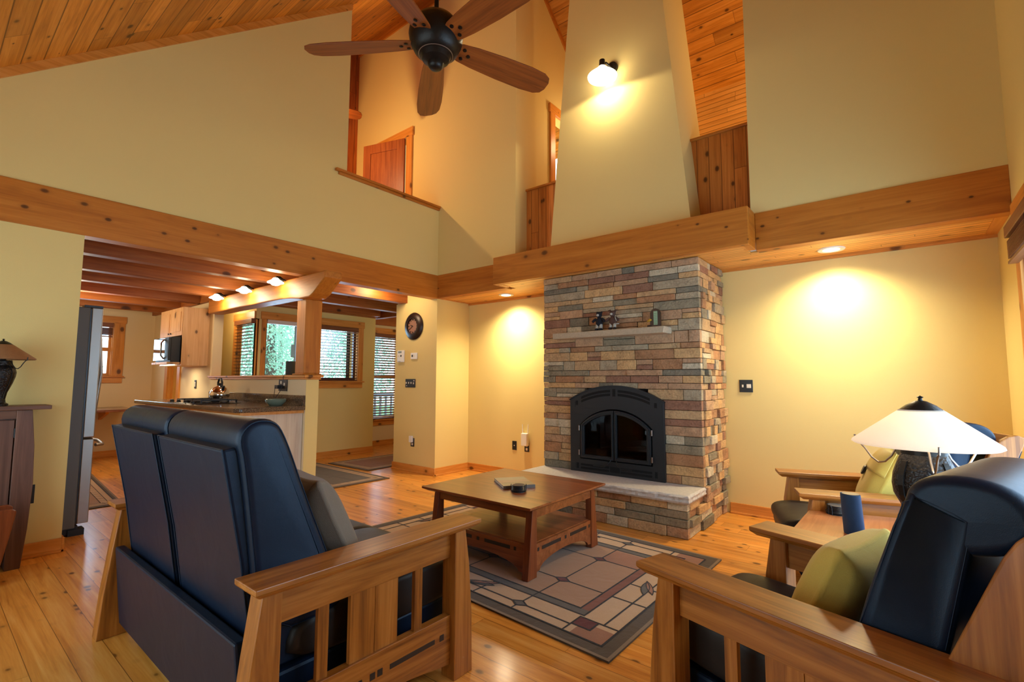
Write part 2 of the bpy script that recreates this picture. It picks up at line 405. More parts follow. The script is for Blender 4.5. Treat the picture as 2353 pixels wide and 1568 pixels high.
def cushion(mb, cx, cy, cz, hx, hy, hz, r=0.05, puff=0.0, n=9, pinch=0.0):
    base = len(mb.v); idx = {}
    def V(i, j, k):
        key = (i, j, k)
        if key in idx: return idx[key]
        u = [2 * a / n - 1 for a in key]
        u = [math.copysign(abs(a) ** 0.8, a) for a in u]
        p = Vector((u[0] * hx, u[1] * hy, u[2] * hz)); q = Vector([max(-(h - min(r, h)), min(h - min(r, h), c)) for h, c in zip((hx, hy, hz), p)])
        d = p - q
        if d.length > 1e-9:
            L = min(r, min(hx, hy, hz)); p = q + d.normalized() * min(d.length, L) if d.length > L else p
        if puff:
            dims = [hx, hy, hz]; m = dims.index(min(dims)); o1, o2 = [a for a in range(3) if a != m]
            w = (1 - abs(u[o1]) ** 3.2) * (1 - abs(u[o2]) ** 3.2); p[m] += math.copysign(puff * w ** 0.6, u[m]) if abs(u[m]) > 1e-6 else 0
            if pinch:
                e = abs(u[o1]) ** 2 * (1 - abs(u[o2]) ** 2); f = abs(u[o2]) ** 2 * (1 - abs(u[o1]) ** 2)
                p[o1] -= math.copysign(pinch * e, u[o1]); p[o2] -= math.copysign(pinch * f, u[o2])
        mb.v.append((p.x + cx, p.y + cy, p.z + cz)); idx[key] = len(mb.v) - 1; return idx[key]
    for a in range(3):
        b, c = [x for x in range(3) if x != a]
        for side in (0, n):
            for i in range(n):
                for j in range(n):
                    q = []
                    for di, dj in ((0, 0), (1, 0), (1, 1), (0, 1)):
                        key = [0, 0, 0]; key[a] = side; key[b] = i + di; key[c] = j + dj; q.append(V(*key))
                    mb.f.append(tuple(q)); mb.mi.append(mb.m)
    return mb

def prof_cushion(mb, prof, x0, x1, r=0.05, steps=4, bulge=0.0):
    """closed (y,z) profile swept along x with soft rounded ends"""
    n = len(prof); P = [Vector(p) for p in prof]; area = sum(P[i].x * P[(i + 1) % n].y - P[(i + 1) % n].x * P[i].y for i in range(n)); sg = 1 if area > 0 else -1
    N = []
    for i in range(n):
        e = (P[(i + 1) % n] - P[i - 1]); N.append(Vector((e.y, -e.x)).normalized() * sg)
    rings = []
    for k in range(steps + 1):
        t = math.pi / 2 * k / steps; rings.append((x0 + r * (1 - math.sin(t)), r * (1 - math.cos(t))))
    rings = [(x0 + r * (1 - math.sin(math.pi / 2 * k / steps)), r * (1 - math.cos(math.pi / 2 * k / steps))) for k in range(steps + 1)][::-1]
    mid = [(x0 + r + (x1 - x0 - 2 * r) * k / 6, -bulge * math.sin(math.pi * k / 6)) for k in range(1, 6)]
    left = [(x0 + r * (1 - math.cos(math.pi / 2 * k / steps)), r * (1 - math.sin(math.pi / 2 * k / steps))) for k in range(steps + 1)]
    right = [(x1 - (a - x0), o) for a, o in left[::-1]]
    rings = left + mid + right
    vs = []
    for x, o in rings:
        for p, nn in zip(P, N): q = p - nn * o; vs.append((x, q.x, q.y))
    fs = []
    m = len(rings)
    for i in range(m - 1):
        for j in range(n): j2 = (j + 1) % n; fs.append((i * n + j, i * n + j2, (i + 1) * n + j2, (i + 1) * n + j))
    fs.append(tuple(range(n))[::-1]); fs.append(tuple(range((m - 1) * n, m * n)))
    return mb.add(vs, fs)
def inset_prof(pts, d):
    n = len(pts); P = [Vector(p) for p in pts]; area = sum(P[i].x * P[(i + 1) % n].y - P[(i + 1) % n].x * P[i].y for i in range(n)); sg = 1 if area > 0 else -1
    out = []
    for i in range(n):
        e = P[(i + 1) % n] - P[i - 1]; q = P[i] - Vector((e.y, -e.x)).normalized() * sg * d; out.append((q.x, q.y))
    return out
def smooth_prof(pts, it=2):
    for _ in range(it):
        q = []
        for i in range(len(pts)):
            a, b = pts[i], pts[(i + 1) % len(pts)]
            q += [(a[0] * .75 + b[0] * .25, a[1] * .75 + b[1] * .25), (a[0] * .25 + b[0] * .75, a[1] * .25 + b[1] * .75)]
        pts = q
    return pts
# ================================================================== THE SETTING
XL, XR, Y1, Y2, ZB, ZT = -4.82, 0.607, 4.38, 5.0, 2.345, 2.66
cz1 = lambda y: 3.212 + 0.823 * y
cz2 = lambda y: 10.535 - 0.83 * y
YR = 4.431
struct('floor', MB().box(-10.2, 0.75, -1.2, 7.2, -0.08, 0), 'floor')
struct('ceiling', MB().prism([(-1.3, cz1(-1.3)), (YR, cz1(YR)), (YR, cz1(YR) + .15), (-1.3, cz1(-1.3) + .15)], 'x', -7.1, 0.75), 'ceil')
struct('ceiling', MB().prism([(YR, cz2(YR)), (6.65, cz2(6.65)), (6.65, cz2(6.65) + .15), (YR, cz2(YR) + .15)], 'x', -7.1, 0.75), 'ceil')
struct('ceiling', MB().box(-10.2, -4.95, -0.3, 7.2, 2.56, 2.60), 'joist_x')
# left wall of the living room: below and above the beam
w = MB().box(XL - .13, XL, -1.0, 0.765, 0, ZB)
w.prism([(-.67, ZT), (4.38, ZT), (4.38, 3.57), (2.97, 3.57), (2.97, cz1(2.97)), (-.67, cz1(-.67) + .01)], 'x', XL - .13, XL)
struct('wall_left', w, 'paint')
w = wall('y', Y2, Y2 + .12, XL, XR, 0, ZB)
struct('wall_back', w, 'paint')
w = MB().box(-5.69, XL, Y1, 5.12, 0, ZB)
struct('wall_column', w, 'paint')
w = wall('x', XR, XR + .12, -1.0, 5.12, 0, ZT, [(1.3, 4.13, .12, 2.2)])
w.prism([(-.67, ZT), (YR, cz1(YR)), (6.5, cz2(6.5)), (6.5, ZT)], 'x', XR, XR + .12)
struct('wall_right', w, 'paint')
struct('wall_front', wall('y', -1.12, -1.0, -10.2, XR + .12, 0, 2.45, [(-4.3, -.8, .1, 2.05)]), 'paint')
# high walls over the alcove
w = wall('y', Y1, Y1 + .12, -6.95, -3.48, ZT, 6.84, [(-6.26, -5.52, ZT, 4.82)])
struct('wall_upper_left', w, 'paint')
struct('wall_upper_right', MB().box(-.93, XR, Y1, Y1 + .12, ZT, 6.84), 'paint')
struct('wall_landing', wall('x', -3.60, -3.48, Y1 + .12, 6.5, ZT, 6.9, [(5.2, 5.95, ZT, 4.80)]), 'paint')
w = MB().box(-3.48, XR, 6.5, 6.6, ZT, 5.2)
struct('wall_landing_back', w, 'bead_z')
w = MB().box(-4.75, -4.65, 4.5, 6.5, ZT, 5.6).box(-7.0, -4.75, 5.4, 5.5, ZT, 5.6)
struct('wall_bedroom', w, 'paint')
w = MB().prism([(-.67, ZT), (4.38, ZT), (4.38, cz1(4.38)), (-.67, cz1(-.67) + .01)], 'x', -6.95, -6.83)
struct('wall_loft', w, 'panel_y')
struct('floor', MB().box(-6.95, -4.95, -.6, 4.38, 2.602, 2.655), 'floor')
struct('floor', MB().box(-4.95, XR, 4.5, 6.6, 2.44, 2.655).box(-6.95, -4.95, 4.5, 6.6, 2.602, 2.655), 'floor')
struct('ceiling', MB().box(XL, XR, 4.48, Y2, 2.352, 2.368).box(-3.55, -.96, 4.2, 4.48, 2.352, 2.368), 'bead')
# kitchen, nook and hall walls
struct('wall_kitchen', wall('x', -10.17, -10.05, -.3, 2.72, 0, 2.56, [(1.35, 2.04, 1.30, 2.17)]), 'kitwhite')
w = wall('y', 2.6, 2.72, -10.17, -7.42, 0, ZB, [(-9.2, -8.74, .1, 2.15)])
struct('wall_cabinets', w, 'kitwhite')
w = wall('y', 3.1, 3.15, -8.9, -7.28, 0, ZB, [(-7.87, -7.28, 1.23, 2.14)])
struct('wall_nook', w, 'paint')
w = MB().box(-8.9, -8.8, 2.72, 3.1, 0, ZB)
w2 = wall('x', -7.40, -7.28, 3.15, 5.15, 0, ZB, [(3.24, 4.80, 1.23, 2.14)])
struct('wall_window', w2, 'paint'); struct('wall_nook_end', w, 'paint')
w = wall('x', -7.99, -7.87, 5.03, 7.1, 0, ZB, [(5.45, 6.15, .5, 2.15)])
w.box(-7.99, -7.40, 5.03, 5.15, 0, ZB)
struct('wall_hall', w, 'kitwhite')
struct('wall_hall_back', MB().box(-8, XL, 7.0, 7.1, 0, 2.56), 'kitwhite')
struct('wall_hall_right', MB().box(-4.95, XL, 5.12, 7.0, 0, 2.56), 'kitwhite')
struct('wall_kitchen_front', MB().box(-10.17, -4.95, -.3, -.2, 0, 2.56), 'kitwhite')
# upper closing strips above the kitchen walls, behind the rim joists
for _b in ((-10.17, -7.42, 2.62, 2.72), (-8.9, -7.28, 3.12, 3.22), (-7.40, -7.30, 3.22, 5.03), (-7.99, -7.89, 5.03, 7.1), (-5.69, -4.95, 4.4, 5.12)):
    struct('wall_header', MB().box(*_b, ZB, 2.56), 'paint')
# half wall with wooden cap
t = sthing('wall_half', (0, 0, 0))
obj('half_wall', MB().box(-7.42, -4.86, 2.6, 2.74, 0, 1.252), 'kitwhite', t)
obj('end_panel', MB().box(-4.86, -4.855, 2.6, 2.74, 0, 1.252), 'paint', t)
obj('wall_cap', MB().box(-7.46, -4.82, 2.565, 2.775, 1.275, 1.30).box(-7.44, -4.845, 2.58, 2.76, 1.252, 1.275), 'trim_x', t, bevel=.004)

# ---- baseboards
def base(name, parts, mat):
    mb = MB()
    for (ax, p, sgn, a0, a1) in parts:
        lo, hi = sorted((p, p + sgn * .016)); l2, h2 = sorted((p, p + sgn * .028))
        if ax == 'x': mb.box(lo, hi, a0, a1, 0, .1).box(l2, h2, a0, a1, 0, .018)
        else: mb.box(a0, a1, lo, hi, 0, .1).box(a0, a1, l2, h2, 0, .018)
    struct(name, mb, mat, bevel=.003)
base('baseboard_left', [('x', XL, 1, -1.0, .765)], 'trim_y')
base('baseboard_left_end', [('y', .765, 1, XL - .13, XL + .016)], 'trim_x')
base('baseboard_column', [('y', Y1, -1, -5.70, XL + .016)], 'trim_x')
base('baseboard_column_side', [('x', XL, 1, Y1, Y2)], 'trim_y')
base('baseboard_back_left', [('y', Y2, -1, XL, -3.04)], 'trim_x')
base('baseboard_back_right', [('y', Y2, -1, -1.33, XR)], 'trim_x')
base('baseboard_right', [('x', XR, -1, -1, 5.0)], 'trim_y')
base('baseboard_window', [('x', -7.28, 1, 3.1, 5.16)], 'trim_y')
base('baseboard_hall', [('x', -7.87, 1, 5.15, 7.0)], 'trim_y')
base('baseboard_kitchen', [('x', -10.05, 1, -.2, 2.6)], 'trim_y')

# ---- beams (each one a thing)
tag(obj('pine_beam', MB().box(XL - .13, XL + .012, -1.0, Y1 + .1, ZB, ZT), 'beam_y', bevel=.006), 'long knotty pine beam running along the left wall above the kitchen opening', 'beam')
tag(obj('pine_beam', MB().box(XL, -3.612, Y1 - .012, Y1 + .1, ZB, ZT), 'beam_x', bevel=.004), 'short knotty pine beam between the clock column corner and the projecting mantel beam', 'beam')
tag(obj('pine_beam', MB().box(-.898, XR, Y1 - .012, Y1 + .1, ZB, ZT), 'beam_x', bevel=.004), 'knotty pine beam above the right-hand alcove, ending at the right wall', 'beam')
t = thing('mantel_beam', 'projecting knotty pine box beam across the top of the stone chimney', 'beam', (-2.255, 4.25, 2.345))
obj('front_board', MB().box(-1.355, 1.355, -.12, -.07, 0.002, .318), 'beam_x', t, bevel=.005)
obj('end_board', MB().box(1.305, 1.357, -.07, .118, 0.002, .318), 'beam_y', t, bevel=.003)
obj('end_board', MB().box(-1.357, -1.305, -.07, .118, 0.002, .318), 'beam_y', t, bevel=.003)
obj('top_board', MB().box(-1.305, 1.305, -.07, .118, .29, .312), 'beam_x', t)
obj('soffit_trim', MB().box(-1.305, 1.305, -.07, -.045, .0, .02).box(1.28, 1.305, -.045, .1, 0.003, .02).box(-1.305, -1.28, -.045, .1, 0.003, .02), 'trim_x', t)
jx = [(-5.53,), (-6.34,), (-7.06,), (-7.91,), (-8.69,), (-9.49,)]
names = ['nearest the living room', 'second from the living room', 'third from the living room', 'fourth from the living room', 'fifth from the living room', 'nearest the far kitchen window']
for i, (x,) in enumerate(jx):
    y1 = 5.05 if x > -7.3 else 2.58
    tag(obj('ceiling_joist', MB().box(x - .06, x + .06, -.2, y1, ZB, 2.558), 'joist', bevel=.004), 'dark stained exposed kitchen ceiling joist, ' + names[i], 'joist', 'exposed joists over the kitchen')
tag(obj('rim_joist', MB().box(-10.05, -7.42, 2.55, 2.6, ZB, 2.558), 'joist_x'), 'stained rim board running above the kitchen wall cabinet', 'joist')
tag(obj('rim_joist', MB().box(-7.28, -7.22, 3.1, 5.15, ZB, 2.558), 'joist'), 'stained rim board along the top of the nook window wall', 'joist')
tag(obj('rim_joist', MB().box(-7.86, -5.70, 5.16, 5.24, ZB, 2.558), 'joist_x'), 'stained beam crossing the hall beyond the nook window wall', 'joist')
tag(obj('rim_joist', MB().box(-7.87, -7.80, 5.25, 6.98, ZB - .03, 2.558), 'joist'), 'stained board above the tall hall window', 'joist')
# timber brace over half wall
mb = MB().prism([(-7.40, 2.155), (-7.40, 2.34), (-4.40, 2.34), (-4.40, 2.27), (-4.46, 2.235), (-4.62, 2.13), (-4.70, 2.10), (-4.9, 2.10), (-5.1, 2.125), (-5.3, 2.14)], 'y', 2.51, 2.70)
t = thing('timber_bracket', 'heavy pine timber with a shaped nose resting on the post over the kitchen half wall', 'beam', (0, 0, 0))
obj('timber', mb, 'beam_x', t, bevel=.012)
tag(obj('timber_post', MB().box(-5.03, -4.845, 2.56, 2.745, 1.315, 2.10).box(-5.07, -4.83, 2.55, 2.755, 1.301, 1.316), 'beam_z', bevel=.01), 'square pine post standing on the half wall cap and carrying the timber', 'post')

# ---- trims
mb = MB().prism([(-.6, cz1(-.6)), (2.97, cz1(2.97)), (2.97, cz1(2.97) - .075), (-.6, cz1(-.6) - .075)], 'x', XL, XL + .018)
struct('trim_1', mb, 'trim_y')
mb = MB().prism([(4.5, cz2(4.5)), (6.5, cz2(6.5)), (6.5, cz2(6.5) - .085), (4.5, cz2(4.5) - .085)], 'x', -3.48, -3.46)
struct('trim_2', mb, 'beam_y')
struct('trim_3', MB().box(-6.83, -3.48, Y1 - .02, Y1, cz1(4.3) - .1, cz1(4.3) + .06), 'beam_x')
struct('trim_4', MB().box(XL - .17, XL + .045, 2.82, Y1, 3.585, 3.612).box(XL - .15, XL + .025, 2.86, Y1, 3.555, 3.585), 'beam_y', bevel=.005)
struct('trim_5', MB().box(XL, XR, Y2 - .02, Y2, 2.325, 2.352), 'trim_x')
struct('trim_6', MB().box(XR - .07, XR, 4.48, Y2 - .02, 2.346, 2.352), 'trim_y')
struct('trim_7', MB().box(XL, XL + .05, 4.48, Y2 - .02, 2.346, 2.352), 'trim_y')
# wainscot parapet of the landing
t = sthing('wall_parapet')
obj('wainscot', MB().box(-3.48, -2.86, 4.60, 4.64, ZT, 3.56), 'wains', t)
obj('wainscot', MB().box(-1.56, XR, 4.60, 4.64, ZT, 3.56), 'wains', t)
obj('parapet_cap', MB().box(-3.50, -2.8, 4.575, 4.68, 3.56, 3.585), 'beam_x', t, bevel=.004)
obj('parapet_cap', MB().box(-1.58, XR, 4.575, 4.68, 3.56, 3.585), 'beam_x', t, bevel=.004)
# tapered chimney chase
def chase_pts(z):
    return -2.91 + .096 * (z - 2.72), -1.40 - .095 * (z - 2.72)
a0, b0 = chase_pts(2.66); a1, b1 = chase_pts(7.0)
struct('wall_chase', MB().hexa([(a0, 4.28, 2.64), (b0, 4.28, 2.64), (b0, 4.95, 2.64), (a0, 4.95, 2.64), (a1, 4.28, 7), (b1, 4.28, 7), (b1, 4.95, 7), (a1, 4.95, 7)]), 'paint')

# ---- windows
def blind(name, label, axis, p, a0, a1, ztop, zbot, sgn=1, pitch=.048, tilt=0.25, raised=False, parent=None):
    """slatted wooden blind hanging in plane axis=p between a0..a1"""
    c = (a0 + a1) / 2
    loc = (p, c, zbot) if axis == 'x' else (c, p, zbot)
    t = thing(name, label, 'blind', loc, 0 if axis == 'x' else R(90) * 1)
    hw = (a1 - a0) / 2; H = ztop - zbot
    obj('head_rail', MB().box(-.03, .03, -hw, hw, H - .07, H), 'blind', t, bevel=.003)
    mb = MB(); z = H - .09; lim = H - .2 if raised else .03
    st = .008 if raised else pitch
    while z > lim:
        dx = .022 * math.cos(tilt); dz = .022 * math.sin(tilt)
        mb.hexa([(-dx, -hw + .005, z - dz), (dx, -hw + .005, z + dz), (dx, hw - .005, z + dz), (-dx, hw - .005, z - dz), (-dx, -hw + .005, z - dz + .003), (dx, -hw + .005, z + dz + .003), (dx, hw - .005, z + dz + .004), (-dx, hw - .005, z - dz + .004)])
        z -= st
    obj('slats', mb, 'blind', t)
    obj('bottom_rail', MB().box(-.022, .022, -hw + .005, hw - .005, max(lim - .03, 0), max(lim - .03, 0) + .016), 'blind', t)
    for q in (-hw * .6, hw * .6):
        for e in (-.0235, .0235): obj('ladder_cord', MB().box(e - .0008, e + .0008, q - .001, q + .001, .0, H - .05), 'blackpl', t)
    return t

def window(name, axis, p, thick, h, trim=.1, trim_r=None, mats=None, mid=False, muntin=None, clad=None, sgn=1, sill=True, head=.11, fw=.045):
    """cased window: h=(a0,a1,z0,z1) hole in a wall whose room face is at p, room on side sgn"""
    a0, a1, z0, z1 = h; t = sthing(name); tr = trim if trim_r is None else trim_r
    tm = {'x': 'trim_y', 'y': 'trim_x'}[axis]
    def B(mb, q0, q1, b0, b1, c0, c1):
        q0, q1 = sorted((p + q0 * sgn, p + q1 * sgn))
        return mb.box(q0, q1, b0, b1, c0, c1) if axis == 'x' else mb.box(b0, b1, q0, q1, c0, c1)
    mb = MB(); B(mb, 0, .02, a0 - trim, a0, z0, z1); B(mb, 0, .02, a1, a1 + tr, z0, z1)
    obj('casing', mb, 'trim_z', t, bevel=.002)
    mb = MB(); B(mb, 0, .024, a0 - trim - .015, a1 + tr + (.015 if tr > .03 else 0), z1, z1 + head); obj('head_casing', mb, tm, t, bevel=.002)
    if sill:
        mb = MB(); B(mb, -thick * .8, .05, a0 - trim - .02, a1 + tr + (.02 if tr > .03 else 0), z0 - .022, z0); B(mb, 0, .018, a0 - trim, a1 + tr, z0 - .115, z0 - .022); obj('window_sill', mb, tm, t, bevel=.002)
    f = clad or 'trim_z'
    mb = MB(); d0, d1 = -thick * .85, -thick * .45
    B(mb, d0, d1, a0, a0 + fw, z0, z1); B(mb, d0, d1, a1 - fw, a1, z0, z1); B(mb, d0, d1, a0 + fw, a1 - fw, z0, z0 + fw); B(mb, d0, d1, a0 + fw, a1 - fw, z1 - fw, z1)
    if mid: B(mb, d0, d1, a0 + fw, a1 - fw, (z0 + z1) / 2 - .03, (z0 + z1) / 2 + .03)
    for m in (muntin or []): B(mb, d0, d1, m - .025, m + .025, z0 + fw, z1 - fw)
    obj('sash', mb, f, t, bevel=.003)
    mb = MB(); B(mb, -thick * .66, -thick * .62, a0 + fw, a1 - fw, z0 + fw, z1 - fw); obj('pane', mb, 'glass', t)
    # reveal lining
    mb = MB(); B(mb, -thick, 0, a0, a0 + .012, z0, z1); B(mb, -thick, 0, a1 - .012, a1, z0, z1); B(mb, -thick, 0, a0, a1, z1 - .012, z1); obj('reveal', mb, 'trim_z', t)
    return t
window('window_1', 'x', -10.05, .12, (1.35, 2.04, 1.30, 2.17), trim=.15, mid=True)
blind('window_blind', 'raised brown wooden blind at the top of the far kitchen window', 'x', -9.99, 1.37, 2.02, 2.16, 1.32, raised=True)
window('window_2', 'x', -7.28, .12, (3.82, 4.80, 1.23, 2.14), clad='clad')
t2 = window('window_3', 'x', -7.28, .12, (3.24, 3.80, 1.23, 2.14), trim=.06, clad='clad')
obj('head_rail_strip', MB().box(-7.30, -7.262, 3.26, 3.80, 2.08, 2.138), 'whitetrim', t2)
window('window_4', 'y', 3.1, .05, (-7.87, -7.285, 1.23, 2.14), trim=.13, trim_r=.0, sgn=-1, fw=.03)
blind('window_blind', 'brown slatted blind on the nook window right of the timber post', 'x', -7.275, 3.83, 4.79, 2.135, 1.235, tilt=.22)
blind('window_blind', 'brown slatted blind in the corner left of the clear nook window', 'y', 3.06, -7.86, -7.27, 2.135, 1.24, tilt=-.12)
window('window_5', 'x', -7.87, .12, (5.45, 6.15, .5, 2.15), mid=True, trim=.1)
blind('window_blind', 'tall brown slatted blind on the hall window beside the clock column', 'x', -7.85, 5.46, 6.14, 2.145, .51, tilt=.5)
window('window_6', 'x', XR, .12, (1.3, 4.13, .12, 2.2), sgn=-1, trim=.12, muntin=[2.7], head=.16, sill=False)
blind('window_blind', 'raised brown blind at the top of the large right wall window', 'x', XR - .05, 1.32, 4.11, 2.19, 1.2, raised=True)
window('window_7', 'y', -1.0, .12, (-4.3, -.8, .1, 2.05), sgn=1, muntin=[-3.1, -2.0], sill=False)
window('door_1', 'y', 2.6, .12, (-9.2, -8.74, .1, 2.15), sgn=-1, trim=.12, sill=False)
# loft doors
t = sthing('door_2', (-5.52, 4.37, ZT))
obj('door_casing', MB().box(0, .13, -.02, .01, 0, 2.16).box(-.86, -.73, -.02, .01, 0, 2.16), 'trim_z', t, bevel=.003)
obj('door_casing', MB().box(-.88, .15, -.024, .012, 2.16, 2.29), 'trim_x', t, bevel=.003)
lf = MB(); W, H = .73, 2.14
for q in ((-W, -W + .13), (-.13, 0)): lf.box(q[0], q[1], -.02, .02, 0.01, H)
lf.box(-W + .13, -.13, -.02, .02, .01, .22).box(-W + .13, -.13, -.02, .02, H - .14, H).box(-W + .13, -.13, -.006, .006, .2, H - .1).box(-W + .13, -.13, -.02, .02, .95, 1.1)
obj('door_leaf', lf, 'doorwood', t, bevel=.003, rot=(0, 0, R(17.5)), loc=(-.01, -.03, 0))
t = sthing('door_3', (-3.47, 5.2, ZT))
obj('door_casing', MB().box(-.01, .02, -.11, 0, 0, 2.15).box(-.01, .02, .75, .86, 0, 2.15), 'trim_z', t, bevel=.003)
obj('door_casing', MB().box(-.01, .024, -.13, .88, 2.15, 2.27), 'trim_y', t, bevel=.003)
# ================================================================== FIREPLACE
random.seed(11)
fp = thing('stone_fireplace', 'floor to beam stacked ledgestone fireplace with a raised hearth and an arched black fire door', 'fireplace', (-2.17, 4.28, 0))
OX, OY = -2.17, 4.28
def rows(z0, z1, lo=.05, hi=.108):
    zs = [z0]
    while zs[-1] < z1 - lo: zs.append(min(z1, zs[-1] + random.uniform(lo, hi)))
    if z1 - zs[-1] > .001: zs[-1] = z1
    return zs
def stone(mb, axis, face, out, a0, a1, z0, z1, dep=.05):
    g = .002; j = lambda s: random.uniform(-s, s); pr = random.uniform(-.004, .012) if axis == 'y' else random.uniform(-.012, .026)
    mb.m = random.choices(range(len(STONE)), [6, 6, 4, 3, 1.5, 3, 2.5, 5, 3])[0]
    A0, A1, Z0, Z1 = a0 + g, a1 - g, z0 + g, z1 - g
    f = face + out * pr; b = face - out * dep
    q = [(A0, Z0), (A1, Z0), (A1, Z1), (A0, Z1)]
    P = (lambda a, d, z: (a, d, z)) if axis == 'y' else (lambda a, d, z: (d, a, z))
    mb.hexa([P(q[0][0], b, q[0][1]), P(q[1][0], b, q[1][1]), P(q[1][0], f + out * j(.004), q[1][1]), P(q[0][0], f + out * j(.004), q[0][1]),
             P(q[3][0], b, q[3][1]), P(q[2][0], b, q[2][1]), P(q[2][0], f + out * j(.004), q[2][1]), P(q[3][0], f + out * j(.004), q[3][1])])
def lay(mb, axis, face, out, a0, a1, z0, z1, lo=.12, hi=.42, dep=.05):
    a = a0
    while a < a1 - .001:
        b = a + random.uniform(lo, hi)
        if a1 - b < lo * .8: b = a1
        if b - a > .14 and z1 - z0 > .085 and random.random() < .35:
            zm = z0 + (z1 - z0) * random.uniform(.4, .6)
            stone(mb, axis, face, out, a, b, z0, zm, dep); stone(mb, axis, face, out, a, b, zm, z1, dep)
        else: stone(mb, axis, face, out, a, b, z0, z1, dep)
        a = b
IX, IZ = -2.16, .35
def arc(hw, zs, za, x):
    s = za - zs; r = (hw * hw + s * s) / (2 * s); return za - r + math.sqrt(max(r * r - x * x, 0))
mb = MB()
for za, zb in zip(*(lambda z: (z[:-1], z[1:]))(rows(.35, 2.348))):
    zm = (za + zb) / 2 - IZ
    ext = random.choice([0, 0, .0])
    if zm < .845:
        hw = .475 if zm < .70 else max(.0, .475 * math.sqrt(max(0, (0.85 - zm) / .15)))
        lay(mb, 'y', OY, -1, -3.0, IX - hw, za, zb); lay(mb, 'y', OY, -1, IX + hw, -1.345, za, zb)
    else: lay(mb, 'y', OY, -1, -3.0, -1.345, za, zb)
    lay(mb, 'x', -1.345, 1, OY + .045, 4.995, za, zb, .07, .24)
    lay(mb, 'x', -3.0, -1, OY + .045, 4.995, za, zb, .08, .3)
mb.v = [(x - OX, y - OY, z) for x, y, z in mb.v]
_mb = mb
obj('stone_veneer', mb, M_STONE, fp, bevel=.004, seg=2)
core = MB().box(-3.0 + .03 - OX, -2.56 - OX, .045, .715, .3, 2.34).box(-1.76 - OX, -1.345 - .03 - OX, .045, .715, .3, 2.34).box(-2.56 - OX, -1.76 - OX, .045, .715, 1.16, 2.34).box(-2.56 - OX, -1.76 - OX, .5, .715, .3, 1.16)
obj('mortar_core', core, 'grout', fp)
mb = MB(); lay(mb, 'x', -1.345, 1, 4.30, 4.995, .282, .35, .08, .2); lay(mb, 'x', -3.0, -1, 4.30, 4.995, .282, .35, .08, .2)
for za, zb in zip(*(lambda z: (z[:-1], z[1:]))([0, .085, .15, .215, .282])):
    lay(mb, 'y', 3.92, -1, -3.0, -1.365, za, zb, .2, .45); lay(mb, 'x', -1.365, 1, 3.965, 4.99, za, zb, .08, .3); lay(mb, 'x', -3.0, -1, 3.965, 4.99, za, zb, .1, .3)
mb.v = [(x - OX, y - OY, z) for x, y, z in mb.v]
hb = obj('hearth_base', mb, M_STONE, fp, bevel=.005)
obj('mortar_core', MB().box(-3.0 + .03 - OX, -1.365 - .03 - OX, 3.96 - OY, .7, 0.005, .28), 'grout', fp)
# hearth slab with a rough broken edge
mb = MB(); n = 60; x0, x1 = -3.03 - OX, -1.335 - OX; yf, yb = 3.865 - OY, 4.30 - OY
vs = []; fs = []
pts = [(x0 + (x1 - x0) * i / n, yf) for i in range(n + 1)] + [(x1, yf + (yb - yf) * i / 16) for i in range(1, 17)] + [(x0, yb)] + [(x0, yb + (yf - yb) * i / 16) for i in range(1, 16)]
lv = [.282, .298, .316, .334, .345, .35]; inn = [.012, .0, .004, .0, .006, .016]
for L, z in enumerate(lv):
    for (px, py) in pts:
        k = inn[L] + random.uniform(0, .008 if 0 < L < 5 else .004)
        dx = 1 if px < x0 + .001 else (-1 if px > x1 - .001 else 0); dy = 1 if py < yf + .001 else 0
        vs.append((px + dx * k, py + dy * k, z + (random.uniform(-.002, .002) if 0 < L < 4 else 0)))
m = len(pts)
for L in range(len(lv) - 1):
    for i in range(m): j = (i + 1) % m; fs.append((L * m + i, L * m + j, (L + 1) * m + j, (L + 1) * m + i))
fs += [tuple(range(m))[::-1], tuple(range((len(lv) - 1) * m, len(lv) * m))]
mb.add(vs, fs); obj('hearth_slab', mb, 'stonecap', fp)
mb = MB().hexa([(-2.79 - OX, -.145, 1.675), (-1.61 - OX, -.165, 1.675), (-1.594 - OX, .02, 1.675), (-2.80 - OX, .02, 1.675), (-2.79 - OX, -.15, 1.735), (-1.60 - OX, -.165, 1.735), (-1.594 - OX, .02, 1.735), (-2.80 - OX, .02, 1.735)])
obj('mantel_shelf', mb, plain('mantel_limestone', srgb(184, 168, 140), .8, noise=.25, nscale=60, bump=.4), fp, bevel=.008)
# insert
ins = obj('fire_surround', (lambda mb: mb.strip_ring([(-.49, 0), (-.49, .71)] + [(x, arc(.49, .71, .85, x)) for x in [-.49 + .98 * i / 16 for i in range(1, 16)]] + [(.49, .71), (.49, 0)],
      [(-.375, .13), (-.375, .46)] + [(x, arc(.375, .46, .625, x)) for x in [-.375 + .75 * i / 16 for i in range(1, 16)]] + [(.375, .46), (.375, .13)], 'y', -.035, .03, closed=True))(MB()), 'castiron', fp, bevel=.004, loc=(.01, 0, IZ))
def arcstrip(hw, za_in, h, x0, x1, d0, d1, n=8):
    xs = [x0 + (x1 - x0) * i / n for i in range(n + 1)]
    return MB().strip_ring([(x, za_in(x) + h) for x in xs], [(x, za_in(x)) for x in xs], 'y', d0, d1)
mb = MB()
f1 = lambda x: arc(.49, .71, .85, x) - .06; f2 = lambda x: arc(.49, .71, .85, x) - .095
for f in (f1, f2):
    for a, b in ((-.36, -.04), (.04, .36)):
        xs = [a + (b - a) * i / 8 for i in range(9)]
        obj('vent_shade_strip', MB().strip_ring([(x, f(x) + .024) for x in xs], [(x, f(x)) for x in xs], 'y', -.0365, -.034), 'shade_mark_black', ins)  # proud black strip painted in for the shade of a recess
